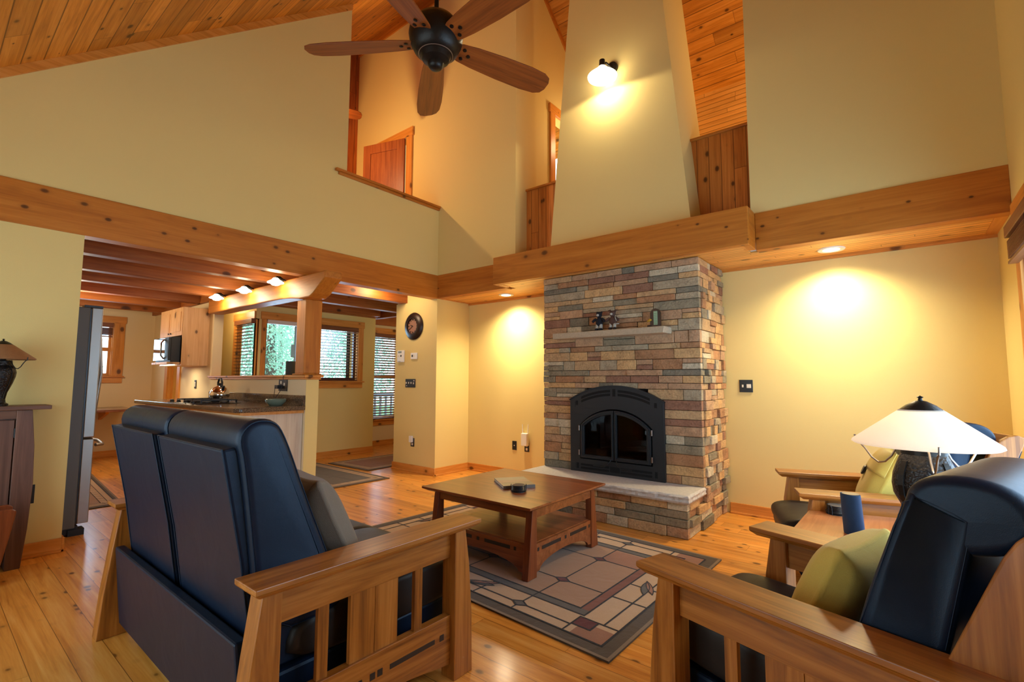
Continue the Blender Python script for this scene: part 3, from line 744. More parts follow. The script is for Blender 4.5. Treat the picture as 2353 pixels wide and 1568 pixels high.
for a, b, c, d in ((-.015, .015, .75, .82), (-.425, -.40, .655, .70), (.40, .425, .655, .70), (-.37, -.06, .03, .05), (-.37, -.06, .062, .082), (.06, .37, .03, .05), (.06, .37, .062, .082), (-.05, .05, .03, .082), (-.42, -.395, .03, .085), (.395, .42, .03, .085)):
    obj('vent_shade_strip', MB().box(a, b, -.0365, -.034, c, d), 'shade_mark_black', ins)  # same black strips for the shaded lower and corner recesses
for x, z in ((-.45, .06), (.45, .06), (-.45, .66), (.45, .66)): obj('corner_plate', MB().box(x - .02, x + .02, -.038, -.034, z - .025, z + .025), 'castiron', ins)
mb = MB().strip_ring([(x, arc(.49, .71, .85, x) + .006) for x in [-.495 + .99 * i / 20 for i in range(21)]], [(x, arc(.49, .71, .85, x) - .006) for x in [-.495 + .99 * i / 20 for i in range(21)]], 'y', -.045, .0)
obj('arch_moulding', mb, 'castiron', ins)
fb = MB().box(-.40, .40, .40, .44, .05, .80).box(-.42, -.385, .0, .42, .05, .80).box(.385, .42, .0, .42, .05, .80).box(-.40, .40, .0, .42, .05, .12).box(-.40, .40, .0, .42, .64, .70)
obj('firebox', fb, 'firebrick', ins)
for k, (x0, x1, y, z, r) in enumerate([(-.05, .3, .12, .17, .05), (0.0, .32, .22, .19, .055), (-.3, -.02, .18, .16, .045)]):
    obj('log', MB().tube([(x0, y, z), ((x0 + x1) / 2, y + .03, z + .02), (x1, y + .02, z + .01)], [r, r * 1.1, r * .9], 10), 'log', ins, smooth=True)
for s, nm in ((-1, 'fire_door'), (1, 'fire_door')):
    def half(i0, zb, top, hw, inset):
        xs = [i0 + (hw - i0) * i / 12 for i in range(13)]
        return [(s * i0, zb)] + [(s * x, top(x)) for x in xs] + [(s * hw, zb)]
    outer = half(.003, .14, lambda x: arc(.365, .46, .615, x), .365, 0)
    inner = half(.028, .175, lambda x: arc(.325, .45, .575, x), .325, 0)
    o = obj(nm, MB().strip_ring(outer, inner, 'y', -.05, -.015, closed=True), 'castiron', fp, bevel=.004, loc=(.01, 0, IZ))
    o2 = half(.012, .15, lambda x: arc(.352, .46, .603, x), .352, 0); i2 = half(.02, .164, lambda x: arc(.338, .46, .59, x), .338, 0)
    obj('door_moulding', MB().strip_ring(o2, i2, 'y', -.058, -.048, closed=True), 'castiron', o, bevel=.002)
    obj('door_glass', MB().prism(inner, 'y', -.03, -.026), 'darkglass', o)
    hx = s * .02
    obj('door_handle', MB().tube([(s * .03, -.055, .15), (s * .035, -.075, .13), (s * .06, -.085, .10), (s * .085, -.09, .085), (s * .20, -.09, .085)], .005, 8), 'iron', o, smooth=True)
    for z in (.19, .43): obj('hinge', MB().cyl((s * .378, -.05, z - .025), (s * .378, -.05, z + .025), .009, 10), 'wire', o, smooth=True)

# mantel figures
def plush(name, label, loc, body, head, muzzle, boot, antlers=False, rz=0):
    t = thing(name, label, 'figurine', loc, rz)
    def blob(nm, c, r, m, par=t, n=7):
        mb = MB(); cushion(mb, *c, *r, r=max(r), n=n)
        # project to ellipsoid
        vs = []
        for v in mb.v:
            d = Vector([(v[i] - c[i]) / r[i] for i in range(3)]); d.normalize(); vs.append(tuple(c[i] + d[i] * r[i] for i in range(3)))
        mb.v = vs; return obj(nm, mb, m, par, smooth='all')
    blob('body', (0, 0, .085), (.038, .032, .048), body)
    h = blob('head', (0, -.008, .155), (.03, .028, .03), head)
    blob('muzzle', (0, -.036, .149), (.014, .014, .012), muzzle, h)
    for s in (-1, 1):
        if antlers: obj('antler', MB().tube([(s * .015, 0, .175), (s * .03, 0, .19), (s * .05, -.002, .186)], [.006, .009, .004], 6), head, h, smooth=True)
        blob('ear', (s * .024, 0, .178), (.010, .006, .012), head, h)
        obj('arm', MB().tube([(s * .03, -.005, .115), (s * .055, -.015, .10), (s * .066, -.022, .085)], [.014, .014, .011], 8), body, t, smooth=True)
        obj('leg', MB().tube([(s * .018, -.005, .06), (s * .02, -.01, .022)], [.017, .017], 8), muzzle, t, smooth=True)
        blob('boot', (s * .022, -.018, .012), (.018, .026, .012), boot)
    return t
pm = {k: plain('plush_' + k, c, 0.95) for k, c in dict(black=(.01, .01, .014), brown=(.09, .045, .03), cream=(.45, .42, .34), dark=(.035, .02, .015)).items()}
plush('bear_figurine', 'little black bear figurine in white leggings on the stone mantel shelf', (-2.27, 4.18, 1.736), pm['black'], pm['black'], pm['cream'], pm['black'])
mo = plush('moose_figurine', 'little brown moose figurine standing beside the black bear on the stone mantel shelf', (-2.125, 4.18, 1.736), pm['brown'], pm['brown'], pm['cream'], pm['dark'], True)
obj('strap', MB().tube([(.04, -.035, .115), (.055, -.04, .08)], .004, 6), pm['cream'], mo, smooth=True)
obj('snowshoe', MB().lathe([(.0, .0), (.02, .003), (.022, .008), (0, .011)], 14, (.062, -.042, .045)), pm['cream'], mo, smooth=True)
t = thing('mantel_thermometer', 'small wooden thermometer plaque with a yellow bird on the mantel shelf', 'thermometer', (-1.71, 4.20, 1.736))
obj('plaque', MB().prism([(-.05, 0), (.05, 0), (.048, .13), (.03, .16), (0, .172), (-.03, .162), (-.048, .13)], 'y', -.012, .012), wood('dark_plaque', (.04, .02, .008), (.07, .035, .015), (.1, .05, .02), 'z'), t, bevel=.002)
obj('scale', MB().box(-.014, .022, -.0145, -.012, .02, .145), plain('green_scale', srgb(150, 180, 140), .5), t)
obj('scale_marks', MB().box(-.01, .018, -.0155, -.0145, .03, .032).box(-.01, .018, -.0155, -.0145, .045, .047).box(-.01, .018, -.0155, -.0145, .06, .062).box(-.01, .018, -.0155, -.0145, .075, .077).box(-.01, .018, -.0155, -.0145, .09, .092).box(-.01, .018, -.0155, -.0145, .105, .107).box(-.01, .018, -.0155, -.0145, .12, .122), 'blackpl', t)
obj('bird', MB().tube([(-.075, -.02, .052), (-.06, -.02, .06), (-.045, -.02, .068), (-.03, -.018, .066)], [.003, .012, .014, .004], 8), plain('yellow_bird', srgb(190, 140, 30), .7), t, smooth=True)
obj('base_log', MB().cyl((-.075, -.005, .012), (-.035, -.005, .012), .012, 10), 'log', t, smooth=True)

# ================================================================== CEILING FANS
def fan(loc, label, rods, a0, rod=True):
    t = thing('ceiling_fan', label, 'ceiling fan', loc)
    obj('motor_housing', MB().lathe([(.02, .185), (.045, .18), (.05, .16), (.11, .13), (.145, .085), (.152, .04), (.145, 0), (.12, -.05), (.085, -.075)], 36), 'bronze', t, smooth=True)
    obj('switch_housing', MB().lathe([(.086, -.05), (.092, -.066), (.094, -.07), (.085, -.075), (.075, -.1), (.045, -.115), (.042, -.135), (.03, -.15), (.012, -.155), (.0, -.156)], 32), 'bronze', t, smooth=True)
    obj('trim_ring', MB().lathe([(.093, -.068), (.0965, -.07), (.093, -.072)], 32, caps=False), 'steel', t, smooth=True)
    obj('downrod', MB().cyl((0, 0, .17), (0, 0, rods), .013, 12), 'bronze', t, smooth=True)
    obj('canopy', MB().lathe([(.02, rods - .12), (.065, rods - .09), (.07, rods - .01), (.06, rods + .05)], 24), 'bronze', t, smooth=True)
    out = []
    for s in (0, 1): pass
    prof = [(.10, .038), (.15, .058), (.24, .07), (.42, .082), (.60, .086), (.70, .078), (.742, .058), (.758, .025)]
    up = [(x, w) for x, w in prof] + [(x, -w) for x, w in prof[::-1]]
    b = obj('blade', MB().prism(up, 'z', -.004, .004), 'fanwood', t, bevel=.002)
    b.rotation_euler = (R(-15), 0, R(a0)); b.location = (0, 0, .0)
    sc = obj('screw', MB().lathe([(.011, -.006), (.011, -.009), (.004, -.011)], 12, (.165, .03, 0)).lathe([(.011, -.006), (.011, -.009), (.004, -.011)], 12, (.165, -.03, 0)).lathe([(.011, -.006), (.011, -.009), (.004, -.011)], 12, (.2, 0, 0)), 'bronze', b, smooth=True)
    ar = obj('blade_arm', MB().box(.08, .2, -.02, .02, .004, .012), 'bronze', b)
    for k in range(1, 5):
        c = copy_tree(b, t); c.rotation_euler = (R(-15), 0, R(a0 + 72 * k))
    return t
fan((-1.95, 1.73, 3.14), 'oiled bronze ceiling fan with five brown wooden blades hanging in the middle of the room', 1.5, -2)
fan((-5.75, 2.85, 4.75), 'second ceiling fan up in the loft, only a brown blade tip showing past the wall', .82, 65)

# ================================================================== LAMPS AND LIGHT FITTINGS
M['bulb'] = emit('lit_bulb_glass', (1.0, 0.86, 0.62), 14)
M['lens'] = emit('lit_lens', (1.0, 0.88, 0.66), 12)
def down(label, x, y):
    t = thing('recessed_light', label, 'ceiling light', (x, y, 2.345))
    obj('trim_ring', MB().lathe([(.07, .0), (.095, -.002), (.1, .004), (.1, .008), (.07, .008)], 32), 'lightpl', t, smooth=True)
    obj('lens', MB().lathe([(0, -.004), (.05, -.003), (.072, .003), (0, .006)], 32, caps=False), 'lens', t, smooth=True)
    lamp('SPOT', 'recessed_beam', (x, y, 2.325), 270, WARM, .09, (0, 0, 0), R(150), 1.0)
down('lit recessed ceiling light above the right alcove wall', -.405, 4.745)
down('lit recessed ceiling light left of the chimney', -3.92, 4.745)
def fitting(label, loc, scale=1.35, name='track_light', cat='spotlight', group=None):
    t = thing(name, label, cat, loc, 0, group); t.scale = (scale,) * 3
    obj('bracket', MB().tube([(0, .06, .03), (0, .03, .05), (0, 0, .045)], .016, 10).lathe([(.0, .0), (.028, .0), (.028, .012), (0, .012)], 16, (0, .05, .03)), 'bronze', t, smooth=True)
    obj('shade', MB().lathe([(.018, .045), (.03, .03), (.06, .012), (.062, .006), (.055, .006), (.025, .024)], 28, caps=False), 'bulb', t, smooth=True)
    obj('bulb', MB().lathe([(.0, -.018), (.025, -.012), (.04, .0), (.035, .012), (0, .02)], 20, caps=False), 'bulb', t, smooth=True)
    return t
for x, nm in ((-6.83, 'farthest from the post'), (-6.01, 'middle one of the three'), (-5.22, 'nearest the timber post')):
    fitting('small lit spotlight on the kitchen side of the timber, ' + nm, (x, 2.405, 2.285), group='spotlights along the timber')
    lamp('POINT', 'spotlight_glow', (x, 2.38, 2.22), 6.5, WARM, .05)
# wall light on the chase
t = thing('wall_sconce', 'lit round glass wall light high on the tapered chimney chase', 'wall light', (-2.17, 4.28, 4.42))
obj('back_plate', MB().cyl((.03, 0, 0), (.03, -.03, 0), .06, 24), 'bronze', t, smooth=True)
obj('arm', MB().tube([(.03, -.03, .0), (.0, -.09, .03), (-.01, -.14, .0)], .012, 10), 'bronze', t, smooth=True)
obj('socket', MB().lathe([(.028, .06), (.03, .02), (.035, -.01), (.04, -.04)], 20, (-.01, -.15, -.03)), 'bronze', t, smooth=True)
obj('shade', MB().lathe([(.035, .0), (.05, -.02), (.11, -.07), (.145, -.10), (.14, -.115), (.08, -.14), (.0, -.15)], 32, (-.01, -.15, -.04), caps=False), 'bulb', t, smooth=True)
lamp('SPOT', 'sconce_beam', (-2.18, 4.12, 4.235), 44, WARM, .06, (R(4), 0, 0), R(174), 0.12)
def shade_mat():
    t = NT('lit_frosted_shade'); t.n.remove(t.b)
    tl = t.node('ShaderNodeBsdfTranslucent', {'Color': (0.85, 0.75, 0.62, 1)}); df = t.node('ShaderNodeBsdfDiffuse', {'Color': (0.8, 0.72, 0.62, 1)}); em = t.node('ShaderNodeEmission', {'Color': (1.0, 0.80, 0.62, 1), 'Strength': 0.3})
    m1 = t.node('ShaderNodeMixShader', {0: 0.35}); t.l.new(tl.outputs[0], m1.inputs[1]); t.l.new(df.outputs[0], m1.inputs[2])
    ad = t.node('ShaderNodeAddShader'); t.l.new(m1.outputs[0], ad.inputs[0]); t.l.new(em.outputs[0], ad.inputs[1]); t.l.new(ad.outputs[0], t.out.inputs[0]); return t.m
M['shade_lit'] = shade_mat()
M['shade_off'] = plain('amber_mica_shade', srgb(146, 104, 66), 0.6, noise=.15, nscale=40)
def table_lamp(loc, label, sc, shade, lit):
    sh = [(.104, .25), (.108, .29), (.103, .33), (.093, .36), (.084, .385)] if lit else [(.104, .28), (.108, .32), (.098, .36), (.08, .385), (.074, .39)]
    t = thing('table_lamp', label, 'table lamp', loc); t.scale = (sc,) * 3
    obj('lamp_body', MB().lathe([(0, 0), (.068, 0), (.07, .02), (.05, .035), (.046, .07), (.056, .13), (.085, .21), *sh, (.076, .405), (.07, .42), (.0, .42)], 40, caps=False), 'hammer', t, smooth=True)
    mb = MB()
    for k in range(4):
        a = R(45 + 90 * k); ca, sa = math.cos(a), math.sin(a); pr = [(.051, .07), (.061, .13), (.09, .21)] + [(a + .005, b) for a, b in sh]
        mb = MB()
        for (r0, z0), (r1, z1) in zip(pr[:-1], pr[1:]):
            w = .011; q = []
            for r, z in ((r0, z0), (r1, z1)):
                for d, ww in ((0, -w), (0, w), (-.01, w), (-.01, -w)): q.append(((r + d) * ca - ww * sa, (r + d) * sa + ww * ca, z))
            mb.hexa(q)
        obj('metal_strap', mb, 'bronze', t)
    obj('collar', MB().lathe([(.06, .405), (.075, .41), (.075, .43), (.03, .44), (.03, .47)], 32), 'bronze', t, smooth=True)
    mb = MB()
    for k in range(3):
        a = R(39 + 120 * k); ca, sa = math.cos(a), math.sin(a)
        pts = [(.05, .43), (.08, .432), (.095, .42), (.11, .39), (.135, .362), (.16, .356), (.185, .375), (.21, .412), (.228, .432), (.243, .438), (.247, .466)]
        mb = MB().tube([(r * ca, r * sa, z) for r, z in pts], .004, 8)
        obj('shade_arm', mb, 'wire' if lit else 'bronze', t, smooth=True)
    obj('lamp_shade', MB().lathe([(.07, .588), (.235, .458), (.238, .450), (.228, .444), (.215, .45), (.066, .58)], 48, caps=False), shade, t, smooth=True)
    obj('shade_cap', MB().lathe([(.076, .582), (.05, .605), (.02, .622), (.008, .625), (.006, .634), (.012, .638), (.0, .645)], 32), 'bronze', t, smooth=True)
    if lit:
        obj('bulb', MB().lathe([(0, .47), (.02, .475), (.03, .50), (.02, .53), (0, .54)], 16, caps=False), 'bulb', t, smooth=True)
        lamp('POINT', 'table_lamp_glow', (loc[0], loc[1], loc[2] + .50), 48, WARM, .035)
    return t
table_lamp((.055, 2.58, .55), 'lit table lamp with glowing white cone shade on the end table', 1.0, 'shade_lit', True)
table_lamp((-4.62, .37, 1.07), 'unlit table lamp with amber cone shade on the wooden cabinet', .69, 'shade_off', False)
# lamps out of sight in loft and bedroom; added fill lights without fittings elsewhere
lamp('POINT', 'loft_fan_light', (-5.75, 2.85, 4.5), 105, (1.0, .66, .32), .03)
lamp('POINT', 'landing_fill', (-0.4, 5.5, 4.6), 34, (1.0, .76, .45), .1)  # added fill, no fitting: brightens landing boards and chase side
lamp('POINT', 'landing_fill', (-3.1, 5.6, 4.6), 20, (1.0, .70, .38), .1)  # second added fill, for the left end of the landing
lamp('POINT', 'bedroom_light', (-4.1, 5.0, 4.2), 25, WARM, .1)
lamp('POINT', 'kitchen_fill', (-8.0, 1.1, 2.1), 55, WARM, .12)  # unseen fill added to lift the kitchen, no fitting
lamp('POINT', 'nook_fill', (-5.3, 3.8, 2.47), 22, WARM, .12)  # unseen fill tucked above the beam edge to brighten the nook
lamp('POINT', 'alcove_fill', (-7.75, 2.86, 2.27), 8, WARM, .08)  # added fill hidden behind the timber, lights the nook's yellow wall
lamp('POINT', 'hall_fill', (-6.6, 6.0, 2.1), 14, WARM, .12)  # unseen fill added for the hall, no fitting
# ================================================================== SEATING
def build_arm(par, x, s):
    """craftsman arm frame, front towards +y, outer face towards s"""
    o = obj('armrest', MB().hexa([(x - .055, -.465, .605), (x + .055, -.465, .605), (x + .055, .455, .605), (x - .055, .455, .605), (x - .074, -.485, .622), (x + .074, -.485, .622), (x + .074, .478, .622), (x - .074, .478, .622)])
            .box(x - .074, x + .074, -.485, .478, .622, .64), 'maple', par, bevel=.003)
    for (pts) in ([(-.515, 0), (-.50, .2), (-.475, .42), (-.45, .606), (-.39, .606), (-.39, 0)], [(.35, 0), (.35, .606), (.41, .606), (.435, .45), (.452, .25), (.458, 0)]):
        obj('leg', MB().prism(pts, 'x', x - .035, x + .045) if s > 0 else MB().prism(pts, 'x', x - .045, x + .035), 'maple_z', par, bevel=.004)
    rx0, rx1 = (x - .014, x + .014)
    obj('upper_rail', MB().box(rx0, rx1, -.39, .35, .495, .606), 'maple', par, bevel=.002)
    arch = [(-.39, .26), (.35, .26), (.35, .06)] + [(.28 - .6 * k / 10, .07 + .035 * math.sin(math.pi * k / 10)) for k in range(11)] + [(-.39, .06)]
    lr = obj('lower_rail', MB().prism(arch, 'x', rx0 - .004, rx1 + .004), 'maple', par, bevel=.002)
    xo = rx1 + .004 if s > 0 else rx0 - .004
    mb = MB()
    for a, b in ((.29, .312), (.04, .262), (-.015, .007), (-.047, -.025), (-.302, -.08), (-.352, -.33)):
        h = .012 if b - a < .1 else .009
        mb.box(xo - .001, xo + .0015, a, b, .185 - h, .185 + h)
    obj('inlay', mb, 'ebony', lr)
    obj('slat', MB().box(x - .009, x + .009, -.25, -.21, .26, .495), 'maple_z', par, bevel=.0015)
    obj('slat', MB().box(x - .009, x + .009, .16, .20, .26, .495), 'maple_z', par, bevel=.0015)
    obj('slat', MB().box(x - .009, x + .009, -.128, -.026, .26, .495).box(x - .0085, x + .0085, -.024, .078, .26, .495), 'maple_z', par, bevel=.001)
def back_profile():
    return smooth_prof([(-.40, .42), (-.475, .98), (-.50, 1.07), (-.455, 1.125), (-.375, 1.12), (-.335, 1.06), (-.26, .86), (-.16, .62), (-.10, .47), (-.13, .42)], 2)
WEDGE = [(-.40, .30), (-.455, .67), (-.528, 1.03), (-.465, 1.038), (-.335, .66), (-.22, .30)]
# ---- loveseat
sofa = thing('recliner_loveseat', 'navy black leather reclining loveseat with slatted wooden arms seen from behind', 'sofa', (-2.31, 1.15, 0))
build_arm(sofa, .755, 1); build_arm(sofa, -.775, -1)
obj('base', MB().box(-.69, .67, -.40, .44, .06, .29), 'leather', sofa, bevel=.012)
obj('rear_panel', MB().hexa([(-.70, -.44, .07), (.68, -.44, .07), (.68, -.40, .07), (-.70, -.40, .07), (-.70, -.475, .44), (.68, -.475, .44), (.68, -.435, .44), (-.70, -.435, .44)]), 'leather', sofa, bevel=.008)
for i, (x0, x1) in enumerate(((-.655, -.035), (.03, .655))):
    bx = obj('backrest_box', MB().prism(WEDGE, 'x', x0, x1), 'leather', sofa, bevel=.008)
    r = .004
    pts = [(-.455, .67), (-.528, 1.03)]
    mb = MB()
    mb.tube([(x0 + .003, -.528, 1.031), (x0 + .003, -.456, .67), (x0 + .003, -.401, .31)][::-1] + [(x1 - .003, -.466, 1.040), (x1 - .003, -.528, 1.031), (x1 - .003, -.456, .67), (x1 - .003, -.401, .31)][1:], .003, 6)
    obj('piping', mb, 'leather', bx, smooth=True)
    mb = MB(); prof_cushion(mb, back_profile(), x0 - .03, x1 + .03, .028, 6)
    bc = obj('back_cushion', mb, 'leather', sofa, smooth='all')
    mb = MB(); sp = back_profile()
    for xx in (x0 - .03 + .008, x1 + .03 - .008):
        q = [(xx, y, z) for y, z in inset_prof(sp, .0075)]; obj('piping', MB().tube(q + [q[0]], .0025, 6), 'leather', bc, smooth=True)
    seat = smooth_prof([(-.30, .28), (-.30, .43), (-.1, .455), (.3, .465), (.50, .455), (.565, .40), (.55, .33), (.50, .28)], 2)
    mb = MB(); prof_cushion(mb, seat, x0 - .03, x1 + .03, .03, 4); obj('seat_cushion', mb, 'leather_seat', sofa, smooth='all')
    mb = MB(); prof_cushion(mb, smooth_prof([(.44, .09), (.44, .30), (.50, .31), (.53, .2), (.51, .09)], 2), x0 - .02, x1 + .02, .02, 3); obj('footrest', mb, 'leather', sofa, smooth='all')
def pillow(name, label, loc, rot, size, mat, group=None, button=False):
    t = thing(name, label, 'pillow', loc); t.rotation_euler = rot
    mb = MB(); cushion(mb, 0, 0, 0, size / 2, size / 2, .016, .016, puff=.068, n=16, pinch=.022)
    p = obj('pillow_cover', mb, mat, t, smooth='all')
    if button:
        # overlapping flap fastened by one large button
        mb = MB(); n = 10; vs = []; fs = []
        for i in range(n + 1):
            for j in range(n + 1):
                u = -1 + 2 * i / n; v = .98 - .72 * j / n
                h = .0165 + .069 * ((1 - abs(u) ** 3.2) * (1 - abs(v) ** 3.2)) ** .6
                vs.append((u * size / 2 * .97, v * size / 2, h + .003))
        for i in range(n):
            for j in range(n): a = i * (n + 1) + j; fs.append((a, a + 1, a + n + 2, a + n + 1))
        mb.add(vs, fs); f = obj('flap', mb, mat, t, smooth='all'); sm = f.modifiers.new('thick', 'SOLIDIFY'); sm.thickness = .005
        obj('button', MB().lathe([(0, 0), (.026, .0), (.03, .006), (.026, .012), (.0, .009)], 20, (0, .03, .088)), 'blackpl', t, smooth=True)
    return t
pillow('throw_pillow', 'grey linen throw pillow leaning on the near back cushion of the loveseat', (-1.90, 1.09, .675), (R(65), 0, R(172)), .45, 'linen_g')

# ---- two wooden recliners
def recliner(label, loc, rz, hw=.352, ext=0.0):
    t = thing('recliner_chair', label, 'armchair', loc, rz)
    build_arm(t, hw, 1); build_arm(t, -hw, -1)
    w = hw - .075
    obj('base', MB().box(-w, w, -.38, .42, .08, .29), 'leather', t, bevel=.01)
    seat = smooth_prof([(-.28, .28), (-.28, .42), (-.1, .45), (.3, .465), (.47 + ext, .462), (.54 + ext, .43), (.53 + ext, .36), (.47, .30)], 2)
    mb = MB(); prof_cushion(mb, seat, -w, w, .03, 4); obj('seat_cushion', mb, 'leather_seat', t, smooth='all')
    fr = smooth_prof([(.40 + ext, .40), (.50 + ext, .40), (.53 + ext, .36), (.50 + ext, .26), (.455, .14), (.42, .08), (.40, .12), (.42 + ext, .2), (.44 + ext, .3)], 2)
    mb = MB(); prof_cushion(mb, fr, -w + .01, w - .01, .015, 3); obj('footrest', mb, 'leather', t, smooth='all')
    pr = [(-.08, .45), (-.112, .63), (-.232, .98), (-.26, .99), (-.35, .955), (-.362, .93), (-.297, .63), (-.25, .45)]
    mb = MB(); prof_cushion(mb, smooth_prof(pr, 1), -w + .005, w - .005, .018, 5); bc = obj('back_cushion', mb, 'leather', t, smooth='all')
    hr = smooth_prof([(-.20, .90), (-.226, .955), (-.238, 1.0), (-.29, 1.034), (-.38, 1.036), (-.44, 1.01), (-.468, .96), (-.455, .91), (-.40, .87), (-.30, .85)], 2)
    mb = MB(); prof_cushion(mb, hr, -w + .006, w - .006, .03, 6); obj('head_roll', mb, 'leather', t, smooth='all')
    for xx, e in ((-w + .008, -.001), (w - .008, .001)):
        obj('seam', MB().tube([(xx, -.12, .62), (xx, -.23, .958), (xx, -.262, .976), (xx, -.342, .944), (xx, -.35, .92), (xx, -.292, .64)], .0013, 6), 'leather', bc, smooth=True)
    st = [(-.235, .47), (-.272, .56), (-.405, .885), (-.425, .92), (-.452, .95), (-.485, .972), (-.525, .982), (-.56, .965), (-.395, .56), (-.36, .47)]
    for s in (-1, 1):
        a, b = sorted((s * (w - .0), s * (w + .030)))
        obj('back_post', MB().prism(st, 'x', a, b), 'maple_z', t, bevel=.006)
    obj('back_rail', MB().hexa([(-w, -.55, .90), (w, -.55, .90), (w, -.52, .90), (-w, -.52, .90), (-w, -.57, .97), (w, -.57, .97), (w, -.54, .97), (-w, -.54, .97)]), 'maple_x', t)
    obj('back_panel', MB().hexa([(-w, -.36, .35), (w, -.36, .35), (w, -.30, .35), (-w, -.30, .35), (-w, -.55, .90), (w, -.55, .90), (w, -.47, .90), (-w, -.47, .90)]), 'leather', t)
    return t
recliner('wooden armed black leather recliner in the right foreground, nearest the camera', (-.155, 1.859, 0), R(73.4))
recliner('wooden armed black leather recliner by the back wall, behind the lit lamp', (-.144, 3.635, 0), R(108.5), .335)
pillow('throw_pillow', 'yellow linen throw pillow on the foreground recliner', (-.184, 1.905, .60), (R(65), 0, R(73.4 + 180)), .37, 'linen_y')
pillow('throw_pillow', 'yellow flap pillow with a big dark button on the recliner by the back wall', (-.13, 3.62, .66), (R(66), 0, R(108.5 + 180 - 12)), .42, 'linen_y', button=True)

# ---- wedge end table between the recliners
t = thing('end_table', 'wedge shaped maple end table between the two recliners', 'table', (0, 2.9, 0))
top = [(-.44, -.2), (-.43, .225), (.24, .435), (.24, -.38)]
obj('table_top', MB().prism(top, 'z', .525, .55), 'etab', t, bevel=.004)
ins2 = [(-.41, -.16), (-.40, .16), (.21, .34), (.21, -.30)]
obj('apron', MB().prism(ins2, 'z', .46, .525), 'maple_x', t)
for x, y in ((-.385, -.13), (-.375, .13), (.18, -.27), (.18, .30)): obj('leg', MB().box(x - .02, x + .02, y - .02, y + .02, 0, .46), 'maple_z', t)
obj('shelf', MB().prism(ins2, 'z', .16, .18), 'maple_x', t)

def coaster_set(label, loc, n, rz=0):
    t = thing('coaster_set', label, 'coasters', loc, rz)
    obj('holder', MB().lathe([(.0, 0), (.05, 0), (.05, .004), (0, .004)], 28).tube([(.051 * math.cos(a), .051 * math.sin(a), .012) for a in [2 * math.pi * k / 28 for k in range(29)]], .0025, 6)
        .tube([(-.052, -.01, .004), (-.054, -.01, .04), (-.052, 0, .05), (-.054, .01, .04), (-.052, .01, .004)], .0025, 6)
        .tube([(.052, -.01, .004), (.054, -.01, .04), (.052, 0, .05), (.054, .01, .04), (.052, .01, .004)], .0025, 6), 'iron', t, smooth=True)
    for k in range(n):
        z = .005 + k * .007
        c = obj('coaster', MB().lathe([(0, z), (.046, z), (.048, z + .003), (.046, z + .006), (0, z + .006)], 32), 'blackpl', t, smooth=True)
    obj('cork_face', MB().lathe([(0, z + .0061), (.042, z + .0062), (.042, z + .0068), (0, z + .0068)], 28), plain('grey_cork', srgb(110, 96, 78), .85, noise=.2, nscale=200), t)
    return t
coaster_set('black wire holder of dark coasters on the coffee table in front of the book', (-2.145, 2.745, .47), 6, R(40))
coaster_set('black wire holder of dark coasters on the end table behind the blue speaker', (-.30, 3.13, .55), 6, R(60))
t = thing('smart_speaker', 'slanted oval cylinder speaker wrapped in blue cloth on the end table', 'speaker', (-.203, 2.775, .55))
mb = MB(); vs = []; n = 36
prof = [(0.0, .97), (.006, 1.0), (.165, .97), (.178, .95)]
for z, k in prof:
    for i in range(n):
        a = 2 * math.pi * i / n; vs.append((.046 * k * math.cos(a) - z * .07, .036 * k * math.sin(a), z))
fs = [(j * n + i, j * n + (i + 1) % n, (j + 1) * n + (i + 1) % n, (j + 1) * n + i) for j in range(3) for i in range(n)]
fs.append(tuple(range(n))[::-1]); fs.append(tuple(range(3 * n, 4 * n)))
mb.add(vs, fs); obj('speaker_body', mb, 'speaker', t, smooth=True, rot=(0, 0, R(-40)))
obj('top_panel', MB().lathe([(0, .1785), (.032, .1785), (.034, .180), (0, .1815)], 28, (-.011, 0, 0)), plain('speaker_top', srgb(120, 104, 88), .4), t, smooth=True, rot=(0, 0, R(-40)))
obj('power_cord', MB().tube([(.03, .02, .01), (.07, .04, .006), (.11, .03, .004), (.15, .05, .004)], .003, 6), 'blackpl', t, smooth=True)

# ---- coffee table
t = thing('coffee_table', 'square brown wooden coffee table with tapered legs, arched aprons and a lower shelf', 'table', (-2.30, 2.90, 0))
h = .5; hy = .48
mb = MB().hexa([(-h + .035, -hy + .035, .438), (h - .035, -hy + .035, .438), (h - .035, hy - .035, .438), (-h + .035, hy - .035, .438), (-h, -hy, .456), (h, -hy, .456), (h, hy, .456), (-h, hy, .456)]).box(-h, h, -hy, hy, .456, .47)
obj('table_top', mb, 'ctab', t, bevel=.002)
for sx in (-1, 1):
    for sy in (-1, 1):
        a = lambda v: sx * v; b = lambda v: sy * v
        P = [(a(.402), b(.345)), (a(.452), b(.345)), (a(.452), b(.392)), (a(.402), b(.392))]; Q = [(a(.402), b(.345)), (a(.452), b(.345)), (a(.452), b(.442)), (a(.402), b(.442))]
        obj('leg', MB().hexa([(*q, .0145) for q in Q] + [(*p, .438) for p in P]), 'ctab_z', t, bevel=.003)
